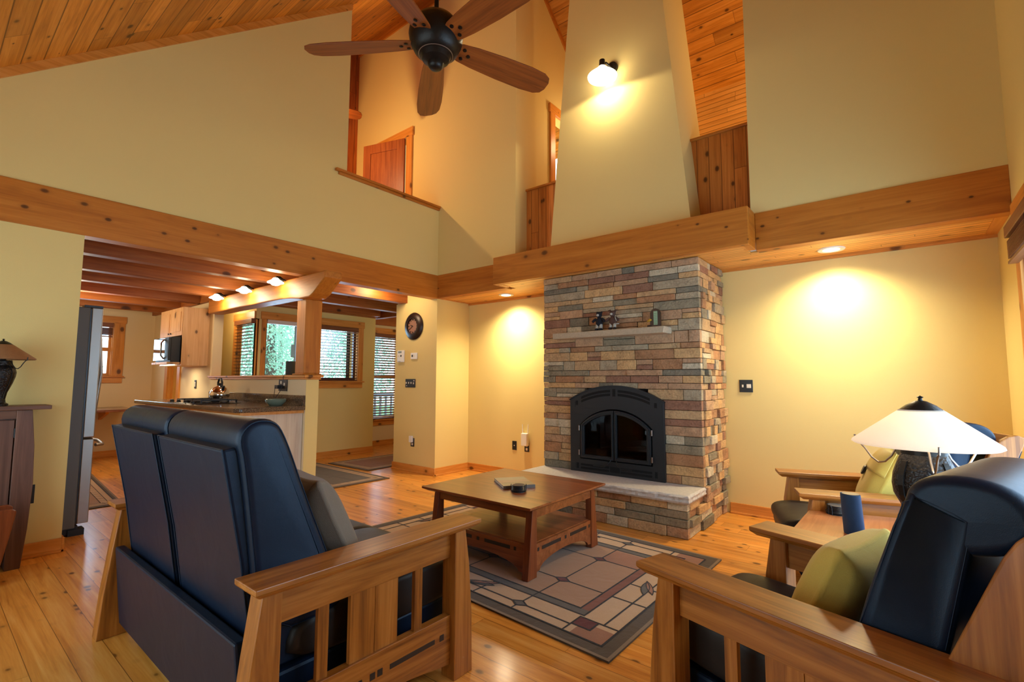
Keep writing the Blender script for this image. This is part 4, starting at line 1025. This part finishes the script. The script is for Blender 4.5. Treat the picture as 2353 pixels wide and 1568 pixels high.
for s in (-1, 1):
    obj('apron', MB().box(-.405, .405, s * .378 - .01, s * .378 + .01, .378, .438), 'ctab', t)
    obj('apron', MB().box(s * .435 - .01, s * .435 + .01, -.35, .35, .378, .438), 'ctab', t)
    arch = lambda L: [(-L, .215), (L, .215), (L, .04)] + [(L * .86 * math.cos(math.pi * k / 12), .045 + .07 * math.sin(math.pi * k / 12)) for k in range(13)] + [(-L, .04)]
    r = obj('lower_rail', MB().prism(arch(.405), 'y', s * .395 - .01, s * .395 + .01), 'ctab', t, bevel=.002)
    r2 = obj('lower_rail', MB().prism(arch(.355), 'x', s * .435 - .01, s * .435 + .01), 'ctab', t, bevel=.002)
    for rr, ax, o in ((r, 'y', s * .4055), (r2, 'x', s * .4455)):
        mb = MB()
        for q0, q1 in ((-.33, -.312), (-.28, -.06), (-.011, .011), (.06, .28), (.312, .33)):
            if ax == 'y': mb.box(q0, q1, o - .0012, o + .0012, .168, .19)
            else: mb.box(o - .0012, o + .0012, q0, q1, .168, .19)
        obj('inlay', mb, 'ebony', rr)
obj('lower_shelf', MB().box(-.425, .425, -.385, .385, .20, .219), 'ctab', t, bevel=.002)
t = thing('hardcover_book', 'hardcover picture book with a brown, pink and grey cover on the coffee table', 'book', (-2.315, 2.905, .47), R(54))
obj('pages', MB().box(-.115, .115, -.145, .148, .003, .020), 'page', t)
obj('cover', MB().box(-.12, .12, -.15, .15, 0, .003).box(-.12, .12, -.15, .15, .020, .0235).box(-.12, .12, -.1505, -.147, 0, .0235), plain('book_cover', srgb(104, 88, 72), .35), t)
obj('cover_art', MB().box(-.118, .118, -.04, .045, .0235, .0239), plain('cover_pink', srgb(132, 104, 94), .35), t)
obj('cover_art', MB().box(-.118, .118, .045, .148, .0235, .0239), plain('cover_grey', srgb(130, 120, 112), .35), t)
obj('cover_mark', MB().box(-.03, -.027, -.11, -.08, .0235, .0239).box(-.02, -.017, -.115, -.07, .0235, .0239).box(-.035, -.01, -.121, -.118, .0235, .0239), plain('cover_gold', srgb(210, 180, 140), .4), t)
t = None

# ---- area rug with leaded-glass pattern
def leaf_pts(cx, cy, ang, L, W):
    q = []
    for k in range(9):
        a = -1 + 2 * k / 8; q.append((L * a, W * (1 - a * a)))
    for k in range(7, 0, -1):
        a = -1 + 2 * k / 8; q.append((L * a, -W * (1 - a * a)))
    c, s = math.cos(ang), math.sin(ang); return [(cx + x * c - y * s, cy + x * s + y * c) for x, y in q]
def rug(name, label, corners, W, D, full=True, core='field', group=None):
    """corners: world NL, NR, FR, FL ; design drawn on 0..W x 0..D"""
    NL, NR, FR, FL = [Vector(c) for c in corners]
    c0 = (NL + NR + FR + FL) / 4
    t = thing(name, label, 'rug', (c0.x, c0.y, 0), 0, group)
    def X(u, v):
        a, b = u / W, v / D; p = NL * (1 - a) * (1 - b) + NR * a * (1 - b) + FR * a * b + FL * (1 - a) * b - c0; return p.x, p.y
    keys = list(RUGC); mb = MB()
    def poly(pts, col, z):
        mb.m = keys.index(col); q = [X(*p) for p in pts]; mb.add([(x, y, z) for x, y in q], [tuple(range(len(q)))])
    def rect(a, b, c, d, col, z=.0112): poly([(a, c), (b, c), (b, d), (a, d)], col, z)
    def line(pts, w=.0105, z=.0122):
        for p, q in zip(pts[:-1], pts[1:]):
            d = Vector(q) - Vector(p); n = Vector((-d.y, d.x)).normalized() * w / 2; e = d.normalized() * w / 2; p2 = Vector(p) - e; q2 = Vector(q) + e
            poly([tuple(p2 + n), tuple(q2 + n), tuple(q2 - n), tuple(p2 - n)], 'line', z + random.uniform(0, .0003))
    mb.m = keys.index('border')
    q = [X(0, 0), X(W, 0), X(W, D), X(0, D)]; mb.hexa([(x, y, .001) for x, y in q] + [(x, y, .01) for x, y in q])
    e = .018
    rect(0, W, 0, e, 'edge', .0104); rect(0, W, D - e, D, 'edge', .0104); rect(0, e, e, D - e, 'edge', .0104); rect(W - e, W, e, D - e, 'edge', .0104)
    if full:
        B = .085; rect(B, W - B, B, D - B, 'cream', .0106)
        C = .36
        for (a, b) in ((B, W - C), (B, 0)):  pass
        # corner squares
        for sx in (0, 1):
            for sy in (0, 1):
                fx = (lambda v: W - v) if sx else (lambda v: v); fy = (lambda v: D - v) if sy else (lambda v: v)
                def rr(a, b, c, d, col, z=.0112):
                    x0, x1 = sorted((fx(a), fx(b))); y0, y1 = sorted((fy(c), fy(d))); rect(x0, x1, y0, y1, col, z)
                rr(B, .27, B, .22, 'mauve', .0110); rr(.2, .31, .17, .26, 'red', .0114)
                line([(fx(.2), fy(.17)), (fx(.31), fy(.17)), (fx(.31), fy(.26)), (fx(.2), fy(.26)), (fx(.2), fy(.17))])
                line([(fx(B), fy(.26)), (fx(.2), fy(.26))]); line([(fx(.31), fy(B)), (fx(.31), fy(.17))])
        line([(B, B), (W - B, B), (W - B, D - B), (B, D - B), (B, B)])
        F = .30; F2 = .36
        rect(F, W - F, F - .02, F2 - .02, 'grey'); rect(F, W - F, D - F2 + .02, D - F + .02, 'grey')
        rect(F, F2, F2 - .02, D - F2 + .02, 'rust', .0111); rect(W - F2, W - F, F2 - .02, D - F2 + .02, 'rust', .0111)
        rect(F2, W - F2, F2 - .02, D - F2 + .02, 'field', .0113)
        line([(F, F - .02), (W - F, F - .02), (W - F, D - F + .02), (F, D - F + .02), (F, F - .02)]); line([(F2, F2 - .02), (W - F2, F2 - .02), (W - F2, D - F2 + .02), (F2, D - F2 + .02), (F2, F2 - .02)])
        vs_ = (D * .36, D * .64); us = (W * .26, W * .5, W * .74)
        for v in vs_: line([(F2, v), (W - F2, v)])
        for u in us: line([(u, B), (u, D - B)])
        rect(us[0], us[1], vs_[0], vs_[1], 'mauve', .0116); rect(us[1], us[2], vs_[0], vs_[1], 'field', .0116)
        rect(F2, us[0], F2, vs_[0], 'mauve', .0116); rect(us[2], W - F2, vs_[1], D - F2, 'mauve', .0116)
        for u in us:
            for v in vs_:
                poly([(u - .05, v), (u, v - .035), (u + .05, v), (u, v + .035)], 'red', .0126); line([(u - .05, v), (u, v - .035), (u + .05, v), (u, v + .035), (u - .05, v)], z=.013)
        for v in (.16, D - .16): line([(.31, v), (W - .31, v)])
        for u in (.17, W - .17): line([(u, .26), (u, D - .26)])
        for v in (D * .36, D * .5, D * .64): line([(B, v), (F, v)]); line([(W - F, v), (W - B, v)])
        for u in (W * .38, W * .62): line([(u, B), (u, F - .02)]); line([(u, D - F + .02), (u, D - B)])
        for u in us:
            for v in (.16, D - .16): poly([(u - .05, v), (u, v - .03), (u + .05, v), (u, v + .03)], 'grey', .0126); line([(u - .05, v), (u, v - .03), (u + .05, v), (u, v + .03), (u - .05, v)], z=.013)
        for (cx, cy, an) in ((W * .60, .2, .3), (W * .40, .2, -.3), (W * .60, D - .2, -.3), (W * .40, D - .2, .3), (.2, D * .5, 1.2), (W - .2, D * .5, 1.9)):
            for dx, dw, col in ((0, .024, 'grey'), (.022, .018, 'mauve')):
                q = leaf_pts(cx + dx * .8, cy + dx, an + dx * 12, .095, dw); poly(q, col, .0131 + dx * .01); line(q + [q[0]], .006, .0135 + dx * .01)
    else:
        B = .045; rect(B, W - B, B, D - B, 'cream', .0106)
        line([(B, B), (W - B, B), (W - B, D - B), (B, D - B), (B, B)])
        for k in (.10, .16): line([(k, k), (W - k, k), (W - k, D - k), (k, D - k), (k, k)], .005)
        rect(.16, W - .16, .16, D - .16, core, .0108)
        nn = int(W / .12)
        for k in range(1, nn):
            u = W * k / nn; line([(u, .10), (u + .02, .16)], .005); line([(u, D - .10), (u - .02, D - .16)], .005)
        nn = int(D / .12)
        for k in range(1, nn):
            v = D * k / nn; line([(.10, v), (.16, v + .02)], .005); line([(W - .10, v), (W - .16, v - .02)], .005)
        for k in (.33, .66): line([(W * k, .16), (W * k, D - .16)], .005)
        line([(.16, D * .45), (W - .16, D * .55)], .005)
    obj('rug_pile', mb, ['rug_' + k for k in keys], t)
    return t
rug('area_rug', 'large rug with leaded glass craftsman pattern under the coffee table', [(-3.60, 2.16), (-1.07, 2.02), (-1.04, 3.635), (-3.50, 3.78)], 2.5, 1.62)
rug('kitchen_mat', 'brown patterned runner rug on the kitchen floor beside the fridge', [(-9.0, .62), (-6.15, .55), (-6.13, 1.42), (-9.0, 1.62)], 2.6, .9, False)
rug('door_mat', 'patterned mat on the floor at the end of the kitchen half wall, nearer the loveseat', [(-6.9, 3.06), (-5.16, 3.06), (-5.14, 3.91), (-6.9, 3.91)], 1.75, .85, False, 'grey')
rug('hall_runner', 'patterned runner in the hall passing behind the clock column', [(-6.75, 4.0), (-5.78, 4.03), (-5.84, 6.2), (-6.7, 6.2)], 1.0, 2.2, False, 'mauve')
# ================================================================== KITCHEN
t = thing('refrigerator', 'grey sided stainless french door refrigerator just inside the kitchen opening', 'refrigerator', (-5.66, .56, 0))
obj('cabinet_body', MB().box(-.45, .455, -.34, .34, .06, 1.84), 'fridge', t, bevel=.006)
obj('kick_plate', MB().box(-.44, .44, -.3, .36, .012, .075).box(.36, .455, .3, .40, .0, .05), 'iron', t)
obj('top_hinge', MB().box(.36, .45, .30, .42, 1.842, 1.86), 'blackpl', t)
def door_poly(x0, x1, bow=.03): return [(x0, .35), (x1, .35), (x1, .415)] + [(x1 + (x0 - x1) * k / 8, .42 + bow * math.sin(math.pi * k / 8)) for k in range(9)] + [(x0, .415)]
for x0, x1 in ((.004, .455), (-.45, -.004)):
    d = obj('door', MB().prism(door_poly(x0, x1), 'z', .775, 1.84), 'steel', t, bevel=.006)
    hx = .06 if x0 > 0 else -.06
    obj('handle', MB().tube([(hx, .44, .85), (hx, .485, .95), (hx, .51, 1.3), (hx, .485, 1.65), (hx, .44, 1.74)], .013, 10), 'steel', d, smooth=True)
d = obj('freezer_drawer', MB().prism(door_poly(-.45, .455), 'z', .09, .76), 'steel', t, bevel=.006)
obj('handle', MB().tube([(-.36, .45, .70), (-.33, .50, .70), (0, .535, .70), (.33, .50, .70), (.36, .45, .70)], .013, 10), 'steel', d, smooth=True)
obj('door_gasket', MB().box(-.445, .45, .34, .352, .09, 1.83), 'blackpl', t)
# peninsula
t = thing('base_cabinet', 'pale panelled base cabinet under the granite peninsula', 'cabinet', (-6.35, 2.26, 0))
obj('cabinet_box', MB().box(-1.45, 1.455, -.28, .335, .09, .925), 'palewood', t)
obj('top_moulding', MB().box(-1.46, 1.475, -.29, .335, .905, .935), 'trim_x', t)
obj('kick_plate', MB().box(-1.40, 1.40, -.22, .3, 0, .09), 'iron', t)
for k in range(4):
    d = obj('cabinet_door', MB().box(-1.40 + k * .7, -.74 + k * .7, -.30, -.281, .12, .88).box(-1.33 + k * .7, -.81 + k * .7, -.304, -.30, .19, .81), 'lightpine', t, bevel=.003)
    obj('knob', MB().lathe([(0, 0), (.012, 0), (.014, .01), (0, .014)], 12), 'iron', d, smooth=True, loc=(-.8 + k * .7, -.305, .8), rot=(R(90), 0, 0))
t = thing('granite_countertop', 'speckled brown granite countertop with a backsplash along the half wall', 'countertop', (-6.35, 2.26, .935))
obj('counter_slab', MB().prism([(-1.52, -.40), (1.45, -.34), (1.51, -.30), (1.51, .335), (-1.52, .335)], 'z', 0, .045), 'granite', t, bevel=.012, seg=3)
obj('backsplash', MB().box(-1.06, 1.49, .315, .339, .045, .152), 'granite', t, bevel=.002)
t = thing('gas_cooktop', 'black gas cooktop with cast iron grates set into the granite counter', 'cooktop', (-6.35, 2.17, .981))
obj('glass_base', MB().box(-.42, .42, -.25, .23, 0, .008), plain('black_cooktop_glass', (.01, .01, .012), .12), t, bevel=.003)
for x in (-.26, .0, .26):
    mb = MB()
    for q in (-.11, .11): mb.box(x + q - .006, x + q + .006, -.16, .21, .03, .042)
    for q in (-.16, .02, .20): mb.box(x - .11, x + .11, q - .006, q + .006, .03, .042)
    for a, b in ((-.11, -.16), (.11, -.16), (-.11, .20), (.11, .20)): mb.box(x + a - .007, x + a + .007, b - .007, b + .007, .008, .035)
    mb.box(x - .004, x + .004, -.16, .21, .032, .04); obj('grate', mb, 'iron', t)
    for y in (-.07, .11): obj('burner', MB().lathe([(0, .008), (.045, .008), (.045, .018), (.03, .024), (0, .024)], 20, (x, y, 0)), 'iron', t, smooth=True)
for k in range(4): obj('knob', MB().lathe([(0, .008), (.022, .008), (.022, .016), (.016, .034), (0, .036)], 16, (-.38 + .25 * k * .9, -.215, 0)), 'blackpl', t, smooth=True)
t = thing('tea_kettle', 'polished steel tea kettle with a black handle on the cooktop', 'kettle', (-6.50, 2.38, 1.024))
obj('kettle_body', MB().lathe([(0, 0), (.095, 0), (.108, .015), (.11, .05), (.098, .09), (.07, .125), (.035, .145), (.03, .15), (0, .155)], 36), 'chrome', t, smooth=True)
obj('lid_knob', MB().lathe([(0, .15), (.008, .15), (.016, .165), (.014, .18), (0, .185)], 16), 'blackpl', t, smooth=True)
obj('handle', MB().tube([(-.055, 0, .13), (-.06, 0, .19), (-.03, 0, .235), (.03, 0, .235), (.06, 0, .19), (.055, 0, .13)], .012, 10), 'blackpl', t, smooth=True)
obj('spout', MB().tube([(.075, 0, .09), (.10, 0, .12), (.118, 0, .145)], [.018, .015, .013], 12), 'blackpl', t, smooth=True)
t = thing('ceramic_bowl', 'pale green ceramic bowl on the counter below the black outlet', 'bowl', (-5.13, 2.42, .981))
obj('bowl_body', MB().lathe([(0, .0), (.06, 0), (.075, .012), (.10, .04), (.102, .065), (.096, .068), (.09, .045), (.06, .02), (0, .015)], 36, caps=False), plain('celadon_glaze', srgb(112, 124, 106), .15), t, smooth=True)
obj('bowl_handle', MB().box(-.125, -.095, -.02, .02, .05, .064), plain('celadon_glaze_dark', srgb(96, 108, 92), .2), t, bevel=.004)
def plate(name, label, loc, rz, w, h, mat='blackpl', cat='outlet', kids=(), group=None):
    t = thing(name, label, cat, loc, rz, group)
    obj('cover_plate', MB().box(-w / 2, w / 2, -.007, 0, -h / 2, h / 2), mat, t, bevel=.002)
    for nm, x, z, ww, hh, d, m in kids: obj(nm, MB().box(x - ww / 2, x + ww / 2, -.007 - d, -.006, z - hh / 2, z + hh / 2), m, t, bevel=.001)
    return t
SOCK = lambda: [('socket', 0, .025, .03, .032, .002, 'whitepl'), ('socket', 0, -.025, .03, .032, .002, 'whitepl')]
plate('outlet_plate', 'black double outlet plate with chargers above the granite counter', (-5.345, 2.597, 1.19), 0, .19, .13, kids=[('socket', -.04, .03, .03, .03, .002, 'whitepl'), ('socket', .035, .01, .03, .03, .002, 'whitepl'), ('charger', -.06, -.02, .07, .04, .045, 'blackpl')])
tag(obj('power_cord', MB().tube([(-5.40, 2.535, 1.17), (-5.41, 2.53, 1.08), (-5.38, 2.52, 1.03), (-5.34, 2.50, 1.03), (-5.30, 2.54, 1.12), (-5.27, 2.56, 1.2), (-5.27, 2.555, 1.28), (-5.28, 2.57, 1.305), (-5.30, 2.62, 1.305)], .003, 6), 'blackpl', smooth=True), 'thin black cord running from the counter outlet over the half wall cap', 'cord')
plate('outlet_plate', 'narrow dark switch plate on the kitchen wall left of the kettle', (-7.98, 2.598, 1.18), 0, .07, .12, kids=[('rocker', 0, 0, .03, .07, .003, 'whitepl')])
t = thing('cylinder_speaker', 'dark grey cylindrical speaker standing on the half wall cap beside the timber post', 'speaker', (-5.345, 2.67, 1.301))
obj('speaker_body', MB().lathe([(0, 0), (.048, 0), (.05, .005), (.05, .15), (.047, .156), (0, .156)], 32), plain('charcoal_mesh', srgb(50, 58, 58), .8, noise=.2, nscale=500), t, smooth=True)
# wall cabinet and microwave
t = thing('wall_cabinet', 'clear pine kitchen wall cabinet with knotty end panel', 'cabinet', (-8.05, 2.60, 1.44))
obj('end_panel', MB().box(.45, .47, -.32, 0, 0, .80), 'lightpine', t, bevel=.002)
obj('cabinet_box', MB().box(-.47, .45, -.30, 0, .42, .80).box(-.47, .45, -.31, 0, 0, .03), 'lightpine', t)
for k in (0, 1):
    d = obj('cabinet_door', MB().box(-.47 + k * .46, -.015 + k * .46, -.325, -.305, .41, .80).box(-.41 + k * .46, -.075 + k * .46, -.33, -.325, .47, .74), 'lightpine', t, bevel=.002)
    obj('knob', MB().lathe([(0, 0), (.01, 0), (.013, .01), (0, .013)], 12), 'iron', d, smooth=True, loc=(-.06 + k * .09 + .0, -.332, .45), rot=(R(90), 0, 0))
t = thing('microwave_oven', 'black microwave oven under the pine wall cabinet, sticking out past its doors', 'microwave', (-8.06, 2.34, 1.485))
obj('oven_body', MB().box(-.20, .42, -.17, .22, 0, .34), 'iron', t, bevel=.004)
obj('oven_door', MB().box(-.20, .28, -.20, -.171, .02, .33), plain('dark_glossy_door', (.01, .012, .014), .05, coat=1), t, bevel=.004)
obj('control_panel', MB().box(.285, .42, -.20, -.171, .02, .33), 'iron', t)
obj('handle', MB().tube([(.25, -.2, .04), (.25, -.235, .09), (.25, -.235, .26), (.25, -.2, .31)], .01, 8), 'chrome', t, smooth=True)
obj('shelf', MB().box(-.22, .43, -.21, .25, -.03, -.002), 'lightpine', t)
obj('under_light', MB().box(-.25, .2, -.1, .05, -.036, -.03), 'lens', t)
lamp('AREA', 'cabinet_underlight', (-8.0, 2.3, 1.42), 4, WARM, .3)
t = thing('wall_desk', 'dark wood wall mounted desk under the far kitchen window', 'desk', (-10.05, 1.62, .8))
obj('desk_top', MB().prism([(0.02, -.9), (1.0, -.9), (1.0, .42), (.8, .55), (0.02, .60)], 'z', -.035, 0), wood('butcher_block', srgb(92, 52, 34), srgb(126, 74, 48), srgb(150, 96, 64), 'y', boards=('x', .07, .8), rough=.25, coat=.4), t, bevel=.004)
obj('bracket', MB().prism([(.02, -.04), (.5, -.04), (.45, -.09), (.02, -.2)], 'y', .30, .34).prism([(.02, -.04), (.5, -.04), (.45, -.09), (.02, -.2)], 'y', -.5, -.46), 'trim_x', t)

# ================================================================== COLUMN WALL THINGS
t = thing('wall_clock', 'round dark bronze wall clock high on the yellow column', 'clock', (-5.285, 4.378, 2.003))
mb = MB().lathe([(.19, 0), (.192, .01), (.17, .03), (.115, .045), (.105, .045), (.105, .02), (.0, .02), (0, 0)], 48, caps=False)
o = obj('clock_rim', mb, plain('clock_bronze', srgb(42, 26, 20), .35, metal=.3), t, smooth=True, rot=(R(90), 0, 0))
obj('clock_face', MB().lathe([(0, .021), (.104, .021), (.104, .024), (0, .024)], 40), plain('copper_face', srgb(146, 104, 84), .5, noise=.15, nscale=40), t, rot=(R(90), 0, 0))
mb = MB()
for k in range(12):
    a = R(30 * k); c, s = math.cos(a), math.sin(a); r0, r1 = .078, .097; w = .006 if k % 3 else .009
    mb.hexa([(r0 * c - w * s, -.0245, r0 * s + w * c), (r1 * c - w * s, -.0245, r1 * s + w * c), (r1 * c + w * s, -.0245, r1 * s - w * c), (r0 * c + w * s, -.0245, r0 * s - w * c),
             (r0 * c - w * s, -.026, r0 * s + w * c), (r1 * c - w * s, -.026, r1 * s + w * c), (r1 * c + w * s, -.026, r1 * s - w * c), (r0 * c + w * s, -.026, r0 * s - w * c)])
obj('hour_marks', mb, 'shade_mark_black', t)
obj('clock_hands', MB().tube([(.0, -.03, 0), (-.045, -.03, .015)], .004, 6).tube([(0, -.031, 0), (-.06, -.031, -.04)], .003, 6), 'shade_mark_black', t)
t = thing('wall_thermostat', 'tall white programmable thermostat on the column below the clock', 'thermostat', (-5.545, 4.379, 1.588))
obj('housing', MB().box(-.068, .068, -.03, 0, -.085, .085), 'lightpl', t, bevel=.008)
obj('display', MB().box(-.045, .03, -.032, -.03, .045, .072), plain('lcd_grey', srgb(140, 150, 140), .3), t)
obj('button', MB().cyl((-.035, -.034, .005), (-.035, -.03, .005), .016, 16), 'whitepl', t)
obj('button', MB().cyl((.02, -.034, .005), (.02, -.03, .005), .014, 16), 'blackpl', t)
obj('logo_text', MB().box(-.05, .01, -.0308, -.03, -.075, -.070), 'blackpl', t)
t = thing('wall_thermostat', 'small white square thermostat beside the tall one on the column', 'thermostat', (-5.265, 4.379, 1.585))
obj('housing', MB().box(-.065, .065, -.02, 0, -.045, .045), 'lightpl', t, bevel=.006)
obj('display', MB().box(-.04, -.01, -.022, -.02, -.015, .018), 'blackpl', t); obj('button', MB().box(.015, .022, -.022, -.02, -.015, .015), 'whitepl', t)
plate('switch_plate', 'black four gang switch plate on the yellow column', (-5.34, 4.379, 1.207), 0, .21, .118, cat='light switch', kids=[('toggle', x, .005 if x < .05 else .0, .012, .025, .012, 'whitepl') for x in (-.078, -.026, .026, .078)] + [('pilot_light', .078, .035, .02, .015, .001, 'whitepl'), ('pilot_light', -.075, -.035, .015, .015, .001, 'whitepl')])
plate('outlet_plate', 'black outlet with a white night light plugged in, low on the yellow column', (-5.27, 4.379, .40), 0, .072, .115, kids=[('socket', 0, -.025, .03, .03, .002, 'whitepl'), ('night_light', -.012, .045, .055, .085, .03, 'lightpl')])
plate('outlet_plate', 'small black outlet plate on the back wall left of the wifi extender', (-3.975, 4.999, .406), 0, .07, .115, kids=[('socket', 0, 0, .012, .012, .003, 'whitepl')])
t = plate('outlet_plate', 'black outlet plate under the white wifi extender', (-3.772, 4.999, .40), 0, .072, .115, kids=SOCK())
t = thing('wifi_extender', 'white plug in wifi extender with two upright antennas beside the chimney', 'wifi extender', (-3.778, 4.96, .50))
obj('housing', MB().box(-.045, .045, -.025, .03, -.08, .08), 'lightpl', t, bevel=.008)
obj('antenna', MB().tube([(-.04, .01, .05), (-.046, .012, .19)], .006, 8), 'lightpl', t, smooth=True); obj('antenna', MB().tube([(.04, .01, .05), (.046, .012, .19)], .006, 8), 'lightpl', t, smooth=True)
plate('switch_plate', 'black switch and round dimmer plate on the back wall right of the chimney', (-1.157, 4.999, 1.205), 0, .118, .118, cat='light switch', kids=[('toggle', -.028, 0, .012, .025, .010, 'whitepl'), ('dimmer', .026, 0, .036, .036, .012, 'whitepl')])
plate('outlet_plate', 'black outlet plate on the left wall beside the wooden cabinet', (-4.818, .567, .44), R(90), .072, .13, kids=[('socket', 0, .0, .03, .06, .002, 'blackpl')])

# ================================================================== LEFT CABINET
t = thing('display_cabinet', 'brown stained craftsman cabinet with a glass door against the left wall', 'cabinet', (-4.70, .17, 0))
def post(y0, y1, fl):
    return [(y0, 0), (y0, 1.04), (y1, 1.04), (y1 + fl * .022, .8), (y1 + fl * .03, .55), (y1 + fl * .02, .25), (y1, 0)]
obj('cabinet_top', MB().box(-.10, .13, -.62, .455, 1.042, 1.07), 'cab_y', t, bevel=.004)
obj('post', MB().prism(post(.29, .365, 1), 'x', -.08, .10), 'cab', t, bevel=.003)
obj('post', MB().prism([(-a, b) for a, b in post(.45, .53, 1)], 'x', -.08, .10), 'cab', t, bevel=.003)
obj('cabinet_box', MB().box(-.10, .06, -.50, .33, .05, 1.04), 'cab', t)
obj('top_rail', MB().box(.06, .09, -.46, .30, .985, 1.04), 'cab_y', t)
d = obj('cabinet_door', MB().box(.062, .085, .20, .285, .09, .975).box(.062, .085, -.45, -.37, .09, .975).box(.062, .085, -.37, .20, .90, .975).box(.062, .085, -.37, .20, .09, .17).box(.062, .085, -.37, .20, .72, .75), 'cab', t, bevel=.003)
obj('door_glass', MB().box(.070, .074, -.37, .20, .17, .90), glass('cabinet_glass', (.5, .5, .5), .35), d)
obj('hinge', MB().cyl((.09, .288, .86), (.09, .288, .92), .005, 8), 'iron', d)
t = thing('magazine_rack', 'low wooden rack with a flared end panel at the foot of the glass door cabinet', 'rack', (-4.3, .20, 0))
for a in (0, -.16): obj('end_panel', MB().prism([(.03, .0), (.16, .0), (.20, .05), (.235, .25), (.262, .42), (.262, .44), (.24, .455), (-.1, .45), (-.1, .0)], 'x', a, a + .022), 'ctab_z', t, bevel=.006)
obj('tray', MB().box(-.138, 0, -.08, .19, .08, .10), 'maple_x', t)

# ================================================================== OUTDOORS
struct('ground', MB().box(-30, -10.25, -14, 22, -.65, -.6).box(-10.25, -8.0, 2.8, 22, -.65, -.6), plain('forest_floor', srgb(110, 130, 84), .95, noise=.4, nscale=2))
LEAF = NT('leaf_green'); _o, _x = LEAF.coords()
_n = LEAF.node('ShaderNodeTexNoise', {'Vector': _o, 'Scale': 1.6, 'Detail': 3.0}).outputs[0]
LEAF.n.remove(LEAF.b)
_c = LEAF.ramp(_n, [(.3, srgb(130, 196, 176)), (.6, srgb(200, 238, 222))])
_d = LEAF.node('ShaderNodeBsdfDiffuse', {'Color': _c}); _tl = LEAF.node('ShaderNodeBsdfTranslucent', {'Color': _c}); _m = LEAF.node('ShaderNodeMixShader', {0: .5})
LEAF.l.new(_d.outputs[0], _m.inputs[1]); LEAF.l.new(_tl.outputs[0], _m.inputs[2]); LEAF.l.new(_m.outputs[0], LEAF.out.inputs[0])
M['leaf'] = LEAF.m
M['bark'] = plain('bark', srgb(92, 84, 78), .9, noise=.4, nscale=14, bump=.5)
def tree(label, x, y, h, r, seed, group='trees beyond the kitchen windows'):
    rd = random.Random(seed); t = thing('leafy_tree', label, 'tree', (x, y, -.6), rd.uniform(0, 6), group)
    obj('trunk', MB().tube([(0, 0, 0), (.05, .03, h * .3), (-.03, .05, h * .6), (0, 0, h * .9)], [.13, .11, .08, .03], 10), 'bark', t, smooth=True)
    mb = MB()
    for k in range(6000):
        z = rd.random() ** .8; a = rd.uniform(0, 2 * math.pi); rr = r * math.sqrt(rd.random()) * (1.05 - .55 * z)
        c = Vector((rr * math.cos(a), rr * math.sin(a), h * (.08 + .92 * z))); s = rd.uniform(.03, .06)
        u = Vector((rd.gauss(0, 1), rd.gauss(0, 1), rd.gauss(0, .6))).normalized(); v = u.orthogonal().normalized(); w = u.cross(v)
        v = (v * math.cos(a) + w * math.sin(a)); w = u.cross(v)
        mb.add([c - v * s, c + w * s * .45, c + v * s, c - w * s * .45], [(0, 1, 2, 3)])
    obj('foliage', mb, 'leaf', t)
for i, (x, y, h, r, lb) in enumerate(((-12.4, 5.7, 4.6, 1.2, 'straight out from the nook windows'), (-12.9, 8.6, 5.0, 1.3, 'filling the right part of the nook window'), (-14.6, 4.0, 5.0, 1.3, 'behind the blind at the corner of the nook'),
        (-12.4, 11.4, 4.6, 1.3, 'seen through the hall window blind'), (-15.0, 1.0, 4.6, 1.3, 'seen through the far kitchen window'), (-15.3, 7.1, 5.6, 1.3, 'farther back between the nearer nook trees'), (-11.6, 3.2, 3.6, .8, 'low one outside the narrow glass door'),
        (-15.6, 10.0, 6.0, 1.4, 'tall one far back beyond the hall window'), (-18.5, 5.4, 6.4, 1.5, 'tallest one far behind the nook'), (-18.3, 8.7, 6.4, 1.5, 'tall one far behind the timber post window'), (-18.3, 2.3, 6.0, 1.4, 'tall one far behind the kitchen corner'))):
    tree('leafy green tree outdoors, ' + lb, x, y, h, r, 40 + i)
for (x, y, lb) in ((-9.4, 4.85, 'seen through the clear nook window'), (-8.9, 6.05, 'seen through the blind right of the timber post')):
    tag(obj('porch_post', MB().box(x - .07, x + .07, y - .07, y + .07, -.6, 2.9).box(x - .11, x + .11, y - .11, y + .11, 1.7, 1.95), 'leafpaint', bevel=.01), 'grey timber porch post outdoors, ' + lb, 'post')
t = thing('porch_railing', 'grey porch railing outdoors behind the tall hall window', 'railing', (-9.6, 8.0, -.6))
mb = MB().box(-.03, .03, -1.6, 1.2, 1.46, 1.53).box(-.03, .03, -1.6, 1.2, .7, .75).box(-.05, .05, -1.6, -1.5, 0, 1.53).box(-.05, .05, 1.1, 1.2, 0, 1.53); obj('rail', mb, 'leafpaint', t)
for k in range(18): obj('baluster', MB().box(-.018, .018, -1.5 + k * .155, -1.46 + k * .155, .75, 1.46), 'leafpaint', t)
